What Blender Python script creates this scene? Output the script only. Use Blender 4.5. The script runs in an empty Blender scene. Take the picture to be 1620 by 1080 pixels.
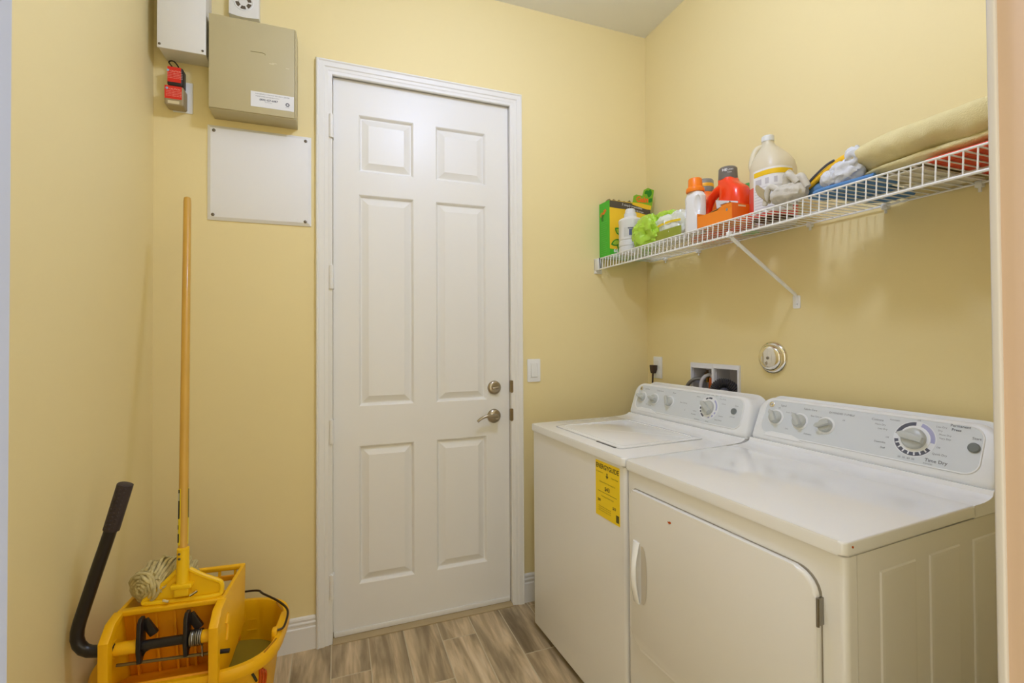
import bpy, bmesh, math, random
from math import sin, cos, pi, radians, sqrt, atan2
from mathutils import Vector, Matrix, noise
random.seed(7)
S = bpy.context.scene
C = S.collection

# ---------------------------------------------------------------- camera, world, exposure
cam = bpy.data.cameras.new('camera'); camo = bpy.data.objects.new('camera', cam); C.objects.link(camo)
YAW, PITCH, ROLL, FPX = .355, .0124, -.0055, 748.756
cam.sensor_fit = 'HORIZONTAL'; cam.sensor_width = 36.0
cam.lens = 36.0*FPX/1620.0
cam.shift_y = -17.989/1620.0
cam.clip_start = .02
fw = Vector((sin(YAW)*cos(PITCH), cos(YAW)*cos(PITCH), sin(PITCH)))
rt = Vector((cos(YAW), -sin(YAW), 0)); up = rt.cross(fw)
r2 = rt*cos(ROLL)+up*sin(ROLL); u2 = -rt*sin(ROLL)+up*cos(ROLL)
camo.matrix_world = Matrix(((r2.x,u2.x,-fw.x,0),(r2.y,u2.y,-fw.y,0),(r2.z,u2.z,-fw.z,1.3113),(0,0,0,1)))
S.camera = camo
S.view_settings.view_transform = 'Standard'; S.view_settings.look = 'None'
S.view_settings.gamma = 1; S.view_settings.use_curve_mapping = False
S.view_settings.exposure = 0.26
w = bpy.data.worlds.new('world'); S.world = w; w.use_nodes = True
WB = w.node_tree.nodes['Background']; WB.inputs[0].default_value = (1.0, .93, .74, 1); WB.inputs[1].default_value = 1.35
LAMP_STRENGTH = 63.0
LAMP_TINT = (.80, .95, 1.46)
LAMP_XY = (.48, .98)

# ---------------------------------------------------------------- helpers
def lin(c):
    return tuple((v/255/12.92 if v/255 <= .04045 else ((v/255+.055)/1.055)**2.4) for v in c)
MATS = {}
def mat(name, rgb, rough=.5, metal=0., var=0., vscale=6., stretch=(1,1,1), bump=0., bscale=200., trans=0., coat=0., emit=0., alpha=1., spec=.5, ior=1.45):
    if name in MATS: return MATS[name]
    m = bpy.data.materials.new(name); m.use_nodes = True; nt = m.node_tree
    b = nt.nodes['Principled BSDF']
    c = lin(rgb)
    b.inputs['Base Color'].default_value = (*c, 1); b.inputs['Roughness'].default_value = rough
    b.inputs['Metallic'].default_value = metal; b.inputs['Specular IOR Level'].default_value = spec
    b.inputs['IOR'].default_value = ior
    if trans: b.inputs['Transmission Weight'].default_value = trans
    if coat: b.inputs['Coat Weight'].default_value = coat; b.inputs['Coat Roughness'].default_value = .08
    if alpha < 1: b.inputs['Alpha'].default_value = alpha
    if emit:
        b.inputs['Emission Color'].default_value = (*c, 1); b.inputs['Emission Strength'].default_value = emit
    tc = nt.nodes.new('ShaderNodeTexCoord')
    if var:
        mp = nt.nodes.new('ShaderNodeMapping'); mp.inputs['Scale'].default_value = stretch
        n = nt.nodes.new('ShaderNodeTexNoise'); n.inputs['Scale'].default_value = vscale; n.inputs['Detail'].default_value = 4
        hs = nt.nodes.new('ShaderNodeMix'); hs.data_type = 'RGBA'
        hs.inputs[6].default_value = (*[x*(1-var) for x in c], 1); hs.inputs[7].default_value = (*[min(1, x*(1+var)) for x in c], 1)
        nt.links.new(tc.outputs['Object'], mp.inputs[0]); nt.links.new(mp.outputs[0], n.inputs['Vector'])
        nt.links.new(n.outputs[0], hs.inputs[0]); nt.links.new(hs.outputs[2], b.inputs['Base Color'])
    if bump:
        n2 = nt.nodes.new('ShaderNodeTexNoise'); n2.inputs['Scale'].default_value = bscale; n2.inputs['Detail'].default_value = 3
        bp = nt.nodes.new('ShaderNodeBump'); bp.inputs['Strength'].default_value = bump; bp.inputs['Distance'].default_value = .002
        nt.links.new(tc.outputs['Object'], n2.inputs['Vector']); nt.links.new(n2.outputs[0], bp.inputs['Height'])
        nt.links.new(bp.outputs[0], b.inputs['Normal'])
    MATS[name] = m
    return m

class G:
    """accumulates shapes into one mesh"""
    def __init__(s): s.bm = bmesh.new()
    def faces(s, vs, fs, M=None):
        bv = [s.bm.verts.new(M @ Vector(v) if M else v) for v in vs]
        out = []
        for f in fs:
            try: out.append(s.bm.faces.new([bv[i] for i in f]))
            except ValueError: pass
        return bv, out
    def box(s, x0, x1, y0, y1, z0, z1, bev=0, seg=2, M=None):
        vs = [(x,y,z) for x in (x0,x1) for y in (y0,y1) for z in (z0,z1)]
        fs = [(0,1,3,2),(4,6,7,5),(0,4,5,1),(2,3,7,6),(0,2,6,4),(1,5,7,3)]
        bv, bf = s.faces(vs, fs, M)
        if bev:
            es = list({e for f in bf for e in f.edges})
            bmesh.ops.bevel(s.bm, geom=es, offset=bev, segments=seg, affect='EDGES', profile=.5)
        return s
    def prism(s, pts, axis, a, b, bev=0, seg=2, M=None, bevside=False):
        """polygon pts in the two other axes (in x,y,z order) extruded along axis from a to b"""
        def P(p, t):
            if axis == 'x': return (t, p[0], p[1])
            if axis == 'y': return (p[0], t, p[1])
            return (p[0], p[1], t)
        n = len(pts)
        vs = [P(p, a) for p in pts]+[P(p, b) for p in pts]
        fs = [tuple(range(n)), tuple(range(2*n-1, n-1, -1))]+[(i, i+n, (i+1) % n+n, (i+1) % n) for i in range(n)]
        bv, bf = s.faces(vs, fs, M)
        if bev:
            es = [e for f in bf[:2] for e in f.edges]
            if bevside: es = list({e for f in bf for e in f.edges})
            bmesh.ops.bevel(s.bm, geom=list(set(es)), offset=bev, segments=seg, affect='EDGES', profile=.5)
        return s
    def rings(s, rings, closed=True, cap0=True, cap1=True, loop=False, M=None):
        n = len(rings[0]); vs = [v for r in rings for v in r]; fs = []
        k = len(rings)
        for i in range(k if loop else k-1):
            j = (i+1) % k
            for q in range(n if closed else n-1):
                fs.append((i*n+q, i*n+(q+1) % n, j*n+(q+1) % n, j*n+q))
        if closed and not loop:
            if cap0: fs.append(tuple(range(n-1, -1, -1)))
            if cap1: fs.append(tuple((k-1)*n+q for q in range(n)))
        s.faces(vs, fs, M); return s
    def tube(s, path, r, n=8, loop=False, M=None):
        P = [Vector(p) for p in path]; k = len(P); rings = []
        rs = r if isinstance(r, (list, tuple)) else [r]*k
        prev = None
        for i in range(k):
            if loop: t = P[(i+1) % k]-P[i-1]
            else: t = P[min(i+1, k-1)]-P[max(i-1, 0)]
            t.normalize()
            if prev is None:
                a = Vector((0,0,1)) if abs(t.z) < .9 else Vector((1,0,0))
                u = t.cross(a).normalized()
            else:
                u = (prev-t*prev.dot(t)).normalized()
            prev = u; v = t.cross(u)
            rings.append([P[i]+(u*cos(2*pi*q/n)+v*sin(2*pi*q/n))*rs[i] for q in range(n)])
        return s.rings(rings, loop=loop, M=M)
    def lathe(s, prof, n=24, M=None, cap=True):
        """prof list of (r,h) around +z"""
        rings = [[(max(r, 1e-5)*cos(2*pi*q/n), max(r, 1e-5)*sin(2*pi*q/n), h) for q in range(n)] for r, h in prof]
        return s.rings(rings, cap0=cap, cap1=cap, M=M)
    def grid(s, f, nu, nv, M=None):
        vs = [f(i/nu, j/nv) for i in range(nu+1) for j in range(nv+1)]
        fs = [(i*(nv+1)+j, (i+1)*(nv+1)+j, (i+1)*(nv+1)+j+1, i*(nv+1)+j+1) for i in range(nu) for j in range(nv)]
        s.faces(vs, fs, M); return s
    def blob(s, c, rad, p=2., amp=.0, freq=10., nu=32, nv=18, seed=0, ridge=False, flat=None, M=None):
        c = Vector(c)
        def sg(v, e): return math.copysign(abs(v)**e, v)
        e = 2./p; rings = []
        for j in range(nv+1):
            ph = -pi/2+pi*j/nv; ph = max(-pi/2+.02, min(pi/2-.02, ph)); ring = []
            for i in range(nu):
                th = 2*pi*i/nu
                d = Vector((sg(cos(ph), e)*sg(cos(th), e)*rad[0], sg(cos(ph), e)*sg(sin(th), e)*rad[1], sg(sin(ph), e)*rad[2]))
                q = (d+Vector((seed*3.1, seed*1.7, 0)))*freq
                nn = noise.fractal(q, .9, 2.1, 3)
                if ridge: nn = 1-2*abs(nn)-.3
                d = d+d.normalized()*nn*amp
                v = c+d
                if flat is not None and v.z < flat: v.z = flat
                ring.append(v)
            rings.append(ring)
        return s.rings(rings, M=M)

def world(o):
    m = o.matrix_basis.copy()
    return world(o.parent) @ m if o.parent else m
SMALL = ('level_marks', 'scratch', 'dial_marks', 'dial_ticks', 'small_print_lines', 'label_print', 'embossed_mark', 'grille_slots', 'grip_studs', 'printed_figure')
def obj(name, g, m, parent=None, local=False, smooth=35, label=None, kind=None):
    me = bpy.data.meshes.new(name)
    bmesh.ops.recalc_face_normals(g.bm, faces=g.bm.faces[:])
    g.bm.to_mesh(me); g.bm.free()
    if parent is not None and not local: me.transform(world(parent).inverted())
    if smooth:
        me.polygons.foreach_set('use_smooth', [True]*len(me.polygons))
        me.set_sharp_from_angle(angle=radians(smooth))
    me.materials.append(m)
    o = bpy.data.objects.new(name, me); C.objects.link(o)
    if parent is not None: o.parent = parent
    if label: o['label'] = label
    if kind or 'lettering' in name or name in SMALL: o['kind'] = kind or 'stuff'
    return o
def tag(o, label, cat, group=None):
    o['label'] = label; o['category'] = cat
    if group: o['group'] = group
    return o
def thing(name, loc, label, cat, rotz=0, group=None):
    o = bpy.data.objects.new(name, None); C.objects.link(o)
    o.empty_display_size = .05
    o.location = loc; o.rotation_euler = (0, 0, rotz)
    return tag(o, label, cat, group)
def struct(name, g, m, parent=None, smooth=35):
    o = obj(name, g, m, parent, smooth=smooth)
    if parent is None: o['kind'] = 'structure'
    return o
def frame(o, right, up_):
    r = Vector(right).normalized(); u = Vector(up_).normalized(); n = r.cross(u); o = Vector(o)
    return Matrix(((r.x,u.x,n.x,o.x),(r.y,u.y,n.y,o.y),(r.z,u.z,n.z,o.z),(0,0,0,1)))
def text_into(g, s, size, M, align='CENTER', bold=0., sx=1., depth=0.0):
    cu = bpy.data.curves.new('t', 'FONT'); cu.body = s; cu.size = size; cu.align_x = align; cu.align_y = 'CENTER'
    cu.offset = bold; cu.resolution_u = 2
    o = bpy.data.objects.new('t', cu)
    me = bpy.data.meshes.new_from_object(o)
    vs = [Vector((v.co.x*sx, v.co.y, depth)) for v in me.vertices]
    g.faces(vs, [tuple(p.vertices) for p in me.polygons], M)
    bpy.data.objects.remove(o); bpy.data.curves.remove(cu); bpy.data.meshes.remove(me)
def rrect(x0, x1, y0, y1, r, n=5, corners=(1,1,1,1)):
    """rounded rect, ccw from lower-left; corners (ll, lr, ur, ul) scale the radius"""
    out = []
    for (cx, cy, a0, k) in ((x0, y0, pi, corners[0]), (x1, y0, 1.5*pi, corners[1]), (x1, y1, 0, corners[2]), (x0, y1, .5*pi, corners[3])):
        rr = r*k
        px = cx+rr if cx == x0 else cx-rr; py = cy+rr if cy == y0 else cy-rr
        if rr < 1e-6: out.append((cx, cy)); continue
        for i in range(n+1):
            a = a0+.5*pi*i/n; out.append((px+rr*cos(a), py+rr*sin(a)))
    return out
def bez(pts, n=8):
    """smooth path through points (Catmull-Rom)"""
    P = [Vector(p) for p in pts]; out = []
    for i in range(len(P)-1):
        p0, p1, p2, p3 = P[max(i-1,0)], P[i], P[i+1], P[min(i+2,len(P)-1)]
        for k in range(n):
            t = k/n
            out.append(.5*((2*p1)+(p2-p0)*t+(2*p0-5*p1+4*p2-p3)*t*t+(3*p1-p0-3*p2+p3)*t**3))
    out.append(P[-1]); return out
def screw(g, M, r=.004, h=.002):
    g.lathe([(r, 0), (r, h*.6), (r*.7, h), (0, h)], 10, M)

# ---------------------------------------------------------------- materials
WALL = mat('yellow_wall_paint', (239, 221, 163), .62, bump=.10, bscale=260, var=.015, vscale=2)
CEIL = mat('ceiling_paint', (238, 236, 226), .8, bump=.25, bscale=150)
TRIM = mat('white_trim_paint', (236, 234, 228), .38, bump=.03, bscale=60)
DOORM = mat('white_door_paint', (236, 234, 228), .36, bump=.04, bscale=50)
ENAM = mat('white_enamel', (246, 247, 248), .10, coat=.6)
ENAMB = mat('white_enamel_body', (238, 236, 231), .26, coat=.25)
PLASW = mat('white_plastic', (236, 236, 232), .35)
CONW = mat('console_white', (242, 244, 245), .35)
CONG = mat('console_grey', (220, 225, 228), .38)
KNOB = mat('knob_grey', (198, 201, 196), .3)
NICK = mat('satin_nickel', (176, 165, 146), .28, metal=1., bump=.02)
CHROME = mat('chrome', (235, 232, 225), .06, metal=1.)
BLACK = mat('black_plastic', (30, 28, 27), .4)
BLACKM = mat('black_painted_steel', (34, 28, 26), .3, bump=.05, bscale=90)
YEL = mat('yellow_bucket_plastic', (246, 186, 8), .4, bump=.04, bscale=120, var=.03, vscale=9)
YELD = mat('yellow_plastic_shaded', (240, 160, 6), .45, bump=.04, bscale=120, var=.04, vscale=9)  # the bucket yellow again, darkened to orange for shade inside the wringer
STEEL = mat('zinc_steel', (150, 146, 138), .3, metal=1.)
WIREM = mat('white_vinyl_wire', (240, 240, 238), .35)
DARKPRINT = mat('dark_grey_print', (96, 98, 110), .6)
GREYPRINT = mat('grey_print', (130, 132, 135), .6)

# ---------------------------------------------------------------- room shell
D = 2.1894; XR = 1.609; XL = -.664; ZC = 2.962; YF = .30; YO = .18
def cells(us, vs, holes):
    out = []
    for i in range(len(us)-1):
        for j in range(len(vs)-1):
            cu = (us[i]+us[i+1])/2; cv = (vs[j]+vs[j+1])/2
            if not any(h[0] < cu < h[1] and h[2] < cv < h[3] for h in holes): out.append((us[i], us[i+1], vs[j], vs[j+1]))
    return out
# door opening
DX0, DX1, DZ = -.020, .807, 2.457
g = G()
for a, b, c_, d_ in cells([XL-.1, DX0, DX1, XR+.1], [-.05, DZ, ZC+.1], [(DX0, DX1, -1, DZ)]): g.box(a, b, D, D+.12, c_, d_)
struct('wall_back', g, WALL, smooth=0)
struct('wall_left', G().box(XL-.1, XL, YO, D, -.05, ZC+.1), WALL, smooth=0)
WBX = [(1.555, 1.690, 1.005, 1.162), (1.702, 1.836, 1.005, 1.158)]   # recesses of the valve boxes
g = G()
for a, b, c_, d_ in cells([YO, 1.555, 1.690, 1.702, 1.836, D], [-.05, 1.005, 1.158, 1.162, ZC+.1], WBX): g.box(XR, XR+.1, a, b, c_, d_)
struct('wall_right', g, WALL, smooth=0)
JX0, JX1 = -.1475, .677
g = G()
for a, b, c_, d_ in cells([-1.2, JX0-.016, JX1+.016, XR+.1], [-.05, 2.10, ZC+.1], [(JX0-.016, JX1+.016, -1, 2.10)]): g.box(a, b, YO, YF, c_, d_)
struct('wall_front', g, WALL, smooth=0)
struct('ceiling', G().box(XL-.1, XR+.1, YO, D+.1, ZC, ZC+.1), CEIL, smooth=0)

# entry doorway: jamb boards and stop
JAMBL = mat('entry_jamb_cool_lit', (188, 196, 218), .45, bump=.03, bscale=60)  # whitish jamb, with cool daylight put into its colour
JAMBR = mat('entry_jamb_warm_lit', (214, 186, 160), .55, bump=.06, bscale=40, var=.02, vscale=3)  # whitish jamb tinted tan, warm hall light painted into the colour
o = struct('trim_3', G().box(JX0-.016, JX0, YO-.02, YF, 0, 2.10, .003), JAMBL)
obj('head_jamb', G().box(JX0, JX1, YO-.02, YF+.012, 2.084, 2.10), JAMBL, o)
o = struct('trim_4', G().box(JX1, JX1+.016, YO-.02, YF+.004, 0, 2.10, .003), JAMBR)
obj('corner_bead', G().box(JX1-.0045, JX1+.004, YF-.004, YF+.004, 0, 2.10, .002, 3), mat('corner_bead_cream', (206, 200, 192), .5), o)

# floor: wood-look tiles over grout
g = G().box(XL-.1, XR+.1, -.9, D+.1, -.05, -.001)
floor = struct('floor', g, mat('grout', (206, 192, 160), .85, bump=.1), smooth=0)
def tile_material():
    m = bpy.data.materials.new('wood_look_tile'); m.use_nodes = True; nt = m.node_tree; b = nt.nodes['Principled BSDF']
    tc = nt.nodes.new('ShaderNodeTexCoord'); oi = nt.nodes.new('ShaderNodeObjectInfo')
    ml = nt.nodes.new('ShaderNodeVectorMath'); ml.operation = 'MULTIPLY_ADD'
    ml.inputs[1].default_value = (1, 1, 1)
    cb = nt.nodes.new('ShaderNodeCombineXYZ')
    mr = nt.nodes.new('ShaderNodeMath'); mr.operation = 'MULTIPLY'; mr.inputs[1].default_value = 37.0
    nt.links.new(oi.outputs['Random'], mr.inputs[0])
    for k in range(3): nt.links.new(mr.outputs[0], cb.inputs[k])
    nt.links.new(tc.outputs['Object'], ml.inputs[0]); nt.links.new(cb.outputs[0], ml.inputs[2])
    def nz(scale, st, detail, dist=0):
        mp = nt.nodes.new('ShaderNodeMapping'); mp.inputs['Scale'].default_value = st
        n = nt.nodes.new('ShaderNodeTexNoise'); n.inputs['Scale'].default_value = scale; n.inputs['Detail'].default_value = detail
        n.inputs['Distortion'].default_value = dist
        nt.links.new(ml.outputs[0], mp.inputs[0]); nt.links.new(mp.outputs[0], n.inputs['Vector']); return n
    n1 = nz(11, (1, .17, 1), 6, .7); n2 = nz(46, (1, .10, 1), 6, .7)
    r1 = nt.nodes.new('ShaderNodeValToRGB')
    e = r1.color_ramp.elements
    e[0].position = .30; e[0].color = (*lin((140, 122, 92)), 1); e[1].position = .72; e[1].color = (*lin((236, 216, 182)), 1)
    k = e.new(.44); k.color = (*lin((176, 156, 122)), 1); k = e.new(.56); k.color = (*lin((214, 190, 150)), 1)
    r2 = nt.nodes.new('ShaderNodeValToRGB')
    r2.color_ramp.elements[0].position = .36; r2.color_ramp.elements[0].color = (.62, .58, .52, 1)
    r2.color_ramp.elements[1].position = .60; r2.color_ramp.elements[1].color = (1, 1, 1, 1)
    mx = nt.nodes.new('ShaderNodeMix'); mx.data_type = 'RGBA'; mx.blend_type = 'MULTIPLY'; mx.inputs[0].default_value = .75
    nt.links.new(n1.outputs[0], r1.inputs[0]); nt.links.new(n2.outputs[0], r2.inputs[0])
    nt.links.new(r1.outputs[0], mx.inputs[6]); nt.links.new(r2.outputs[0], mx.inputs[7]); nt.links.new(mx.outputs[2], b.inputs['Base Color'])
    b.inputs['Roughness'].default_value = .42
    bp = nt.nodes.new('ShaderNodeBump'); bp.inputs['Strength'].default_value = .12; bp.inputs['Distance'].default_value = .002
    nt.links.new(n2.outputs[0], bp.inputs['Height']); nt.links.new(bp.outputs[0], b.inputs['Normal'])
    return m
TILE = tile_material()
TW = .1497; X0 = -.0215
joint = {0: 1.96, 1: 1.72, 2: 1.80, 3: 2.036, 4: 1.66, 5: 1.83, -1: 1.66}
for k in range(-5, 11):
    xa = max(X0+TW*k, XL); xb = min(X0+TW*(k+1), XR)
    if xb-xa < .01: continue
    j = joint.get(k, 1.55+.2*((k*7) % 3)); ys = [j+.6*i for i in range(-4, 3)]
    for i in range(len(ys)-1):
        ya = max(ys[i], -.1); yb = min(ys[i+1], D)
        if yb-ya < .01: continue
        t = G().box(-(xb-xa)/2+.0022, (xb-xa)/2-.0022, -(yb-ya)/2+.0022, (yb-ya)/2-.0022, -.004, 0.0, .001, 1)
        q = obj('tile', t, TILE, floor, local=True, smooth=0); q.location = ((xa+xb)/2, (ya+yb)/2, 0)

# baseboards
BBP = [(0, 0), (.014, 0), (.014, .092), (.010, .096), (.010, .104), (.013, .107), (.013, .113), (.009, .117), (.009, .123), (.011, .126), (.009, .133), (.004, .137), (0, .137)]
g = G(); g.prism([(D-a, b) for a, b in BBP], 'x', XL, -.083); g.prism([(D-a, b) for a, b in BBP], 'x', .862, XR)
struct('baseboard_back', g, TRIM)
struct('baseboard_left', G().prism([(XL+a, b) for a, b in BBP], 'y', YF, D-.014), TRIM)
struct('baseboard_right', G().prism([(XR-a, b) for a, b in BBP], 'y', YF, D-.014), TRIM)

# door casing (mitred sweep of one profile), jambs, threshold
prof = [(-.004, .0), (-.004, .008), (.0, .011), (.010, .0125), (.014, .015), (.026, .0155), (.030, .019), (.040, .0205), (.049, .0205), (.053, .024), (.059, .022), (.063, .016), (.063, 0)]
def sect(px): return px
rings = []
for corner in range(4):
    ring = []
    for wd, th in prof:
        x = DX0-wd if corner in (0, 1) else DX1+wd
        if corner in (2, 3): x = DX1+min(wd, .0545) if wd < .063 else DX1+.055
        z = 0 if corner in (0, 3) else DZ-.006+wd*.93
        ring.append((x, D-th, z))
    rings.append(ring)
casing = struct('trim_1', G().rings(rings), TRIM, smooth=28)
g = G(); g.box(DX0, DX0+.004, D-.001, D+.10, 0, DZ); g.box(DX1-.004, DX1, D-.001, D+.10, 0, DZ); g.box(DX0, DX1, D-.001, D+.1, DZ-.004, DZ)
g.box(DX0, DX0+.02, D+.056, D+.1, 0, DZ); g.box(DX1-.02, DX1, D+.056, D+.1, 0, DZ); g.box(DX0, DX1, D+.056, D+.1, DZ-.02, DZ)
obj('jamb', g, TRIM, casing)
th = struct('trim_2', G().prism([(D-.022, 0), (D-.022, .004), (D-.012, .010), (D+.09, .012), (D+.09, 0)], 'x', DX0+.004, DX1-.004), mat('tan_threshold', (176, 156, 118), .45, var=.12, vscale=30, stretch=(.3,1,1)))

# six-panel door
SX0, SX1, SZ0, SZ1 = -.013, .800, .016, 2.450
YS = D+.015
g = G()
PX = [(.092, .335), (.438, .684)]; PZ = [(.222, .828), (1.004, 1.945), (2.047, 2.301)]
xs = [SX0, PX[0][0], PX[0][1], PX[1][0], PX[1][1], SX1]; zs = [SZ0, PZ[0][0], PZ[0][1], PZ[1][0], PZ[1][1], PZ[2][0], PZ[2][1], SZ1]
hol = [(a, b, c_, d_) for a, b in PX for c_, d_ in PZ]
for a, b, c_, d_ in cells(xs, zs, hol): g.box(a, b, YS, YS+.034, c_, d_)
door = struct('door_1', g, DOORM, smooth=0)
for a, b in PX:
    for c_, d_ in PZ:
        steps = [(0, 0), (.004, .003), (.010, .0135), (.014, .014), (.040, .003), (.043, .0015)]
        def rect(i, y): return [(a+i, YS+y, c_+i), (b-i, YS+y, c_+i), (b-i, YS+y, d_-i), (a+i, YS+y, d_-i)]
        p = obj('panel', G().rings([rect(i, y) for i, y in steps], cap0=False), DOORM, door, smooth=12)
obj('door_sweep', G().box(SX0+.003, SX1-.003, YS-.006, YS, SZ0-.004, SZ0+.018, .002), TRIM, door)
for z in (2.223, 1.569, .905, .245):
    h = obj('hinge', G().tube([(-.021, D-.012, z-.05), (-.021, D-.012, z+.05)], .0095, 12).box(-.022, -.010, D-.012, D+.014, z-.05, z+.05, .001), TRIM, door)
    g = G()
    for k in (-.03, -.01, .01, .03): g.tube([(-.021, D-.012, z+k-.0012), (-.021, D-.012, z+k+.0012)], .0100, 12)
    g.lathe([(.0055, .05), (.0055, .0525), (.003, .055), (0, .055)], 10, Matrix.Translation((-.021, D-.012, z)))
    obj('knuckle_rings', g, PLASW, h)
FB = lambda x, z, d=0: frame((x, YS-d, z), (1,0,0), (0,0,1))
dead = obj('deadbolt', G().lathe([(.0335, 0), (.0335, .005), (.031, .010), (.026, .0135), (.018, .0145), (0, .0145)], 32, FB(.722, 1.060)), NICK, door)
obj('thumb_turn', G().box(-.017, .017, -.0055, .0055, .013, .030, .004, 3, M=FB(.722, 1.060) @ Matrix.Rotation(.12, 4, 'Z')), NICK, dead)
lev = obj('lever_rose', G().lathe([(.034, 0), (.034, .005), (.031, .010), (.024, .014), (.014, .017), (.012, .045), (.010, .048), (0, .048)], 32, FB(.720, .922)), NICK, door)
pth = bez([(.004, .004, .040), (-.012, .004, .044), (-.038, .008, .046), (-.062, .005, .045), (-.083, -.006, .043), (-.094, -.016, .041)], 6)
obj('lever_handle', G().tube([FB(.720, .922) @ p for p in pth], [.0095-.0035*i/(len(pth)-1) for i in range(len(pth))], 12), NICK, lev)
for z in (1.064, .926):
    obj('strike_lip', G().prism(rrect(.796, .8115, z-.030, z+.030, .006), 'y', D-.0135, D-.003), mat('worn_brass', (150, 130, 95), .35, metal=1.), door)

# ---------------------------------------------------------------- ceiling lamp (out of frame, lights the room)
LX, LY = LAMP_XY
lamp = thing('ceiling_lamp', (LX, LY, ZC), 'frosted glass globe lamp on a short ceiling stem above the room centre', 'lamp')
obj('lamp_base', G().lathe([(.07, 0), (.07, -.015), (.06, -.025), (.012, -.028), (.012, -.13), (.03, -.135), (.03, -.15), (0, -.15)], 32, Matrix.Translation((LX, LY, ZC))), NICK, lamp)
GLOW = mat('lamp_glow', (255, 255, 255), .5, emit=LAMP_STRENGTH)
GLOW.node_tree.nodes['Principled BSDF'].inputs['Emission Color'].default_value = (*LAMP_TINT, 1)
obj('lamp_globe', G().lathe([(.085*sin(pi*i/18), -.232+.085*cos(pi*i/18)) for i in range(19)], 36, Matrix.Translation((LX, LY, ZC))), GLOW, lamp)

# ---------------------------------------------------------------- items on the back wall
FW = lambda x, z, d=0: frame((x, D-d, z), (1,0,0), (0,0,1))
SCREW = mat('screw_steel', (120, 112, 100), .35, metal=1.)
# white enclosure
t = thing('equipment_enclosure', (-.545, D, 2.39), 'white metal equipment enclosure with screws, at upper left near the corner', 'box')
obj('body', G().box(-.622, -.470, D-.092, D, 2.394, 2.90, .002), mat('enclosure_white', (226, 222, 212), .5), t)
obj('cover', G().box(-.624, -.468, D-.101, D-.092, 2.391, 2.90, .0015), mat('enclosure_cover', (230, 228, 222), .45), t)
for x, z in ((-.616, 2.404), (-.478, 2.404), (-.616, 2.88), (-.478, 2.88)):
    g = G(); screw(g, FW(x, z, .101), .0045, .002); obj('screw', g, SCREW, t)
g = G(); M = frame((-.545, D-.058, 2.3935), (1,0,0), (0,1,0))
text_into(g, 'INDOOR USE ONLY', .012, M @ Matrix.Translation((0, .010, .0006))); text_into(g, 'CLASS 2 POWER  NEMA 1', .012, M @ Matrix.Translation((0, -.008, .0006)))
obj('printed_lettering', g, mat('tan_print', (158, 144, 112), .6), t)
# siren
t = thing('wall_sounder', (-.351, D, 2.61), 'small white sounder with round slotted grille above the tan cabinet', 'alarm')
g = G(); g.prism([(-.405+.109*i/8, 2.612-.006*sin(pi*i/8)) for i in range(9)]+[(-.296, 2.735), (-.405, 2.735)], 'y', D-.034, D, .004, 2)
obj('housing', g, mat('sounder_white', (232, 230, 224), .4), t)
g = G()
for k in range(6):
    a0 = k*pi/3+.12; a1 = a0+pi/3-.3
    arc = [(.029*cos(a0+(a1-a0)*i/6), .029*sin(a0+(a1-a0)*i/6)) for i in range(7)]+[(.016*cos(a1-(a1-a0)*i/6), .016*sin(a1-(a1-a0)*i/6)) for i in range(7)]
    g.prism(arc, 'z', .0, .0008, M=FW(-.352, 2.668, .034))
obj('grille_slots', g, mat('grille_dark', (96, 84, 66), .7), t)
obj('grille_rim', G().tube([FW(-.352, 2.668, .034) @ Vector((.034*cos(2*pi*i/32), .034*sin(2*pi*i/32), 0)) for i in range(32)], .0025, 6, loop=True), PLASW, t)
# tan cabinet
TAN = mat('tan_painted_steel', (192, 180, 140), .42, bump=.05, bscale=300, var=.02)
t = thing('alarm_cabinet', (-.306, D, 2.19), 'tan painted metal alarm cabinet with a white service sticker', 'cabinet')
obj('body', G().box(-.459, -.153, D-.098, D, 2.190, 2.558, .003), TAN, t)
dr = obj('door', G().box(-.458, -.158, D-.103, D-.0985, 2.194, 2.556, .002), TAN, t)
obj('side_flange', G().box(-.157, -.152, D-.101, D-.02, 2.196, 2.554, .001), TAN, t)
obj('knockout_mark', G().tube(bez([(-.316, D-.1035, 2.436), (-.29, D-.1035, 2.437), (-.268, D-.1035, 2.436), (-.264, D-.1035, 2.430)], 4), .0012, 5), mat('scuff_tan', (150, 138, 92), .6), dr)
g = G(); g.box(-.25, -.232, D-.1034, D-.1028, 2.398, 2.401); g.box(-.240, -.224, D-.1034, D-.1028, 2.402, 2.404); g.box(-.19, -.178, D-.1034, D-.1028, 2.390, 2.393)
obj('scratch', g, mat('scuff_light', (218, 208, 172), .6), dr)
st = obj('sticker', G().box(-.315, -.161, D-.1042, D-.103, 2.220, 2.280), mat('sticker_white', (232, 232, 232), .45), dr)
g = G(); M = FW(-.238, 2.25, .1044)
text_into(g, 'FOR SERVICE CONTACT SECURITY CENTER', .0062, M @ Matrix.Translation((0, .0215, 0)))
text_into(g, 'MONITORED 24 HOURS A DAY', .006, M @ Matrix.Translation((-.018, .012, 0)))
text_into(g, '(800) 627-6087', .0105, M @ Matrix.Translation((-.014, .0, 0)), bold=.0003)
text_into(g, 'LICENSE NO.', .0045, M @ Matrix.Translation((-.014, -.0085, 0)))
for i in range(1): g.rings([[M @ Vector((.054+r*cos(2*pi*q/20), -.006+r*sin(2*pi*q/20), 0)) for q in range(20)] for r in (.0075, .0036)], cap0=False, cap1=False)
text_into(g, 'LISTED', .0045, M @ Matrix.Translation((.054, -.0165, 0)))
obj('printed_lettering', g, DARKPRINT, st, smooth=0)
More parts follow.
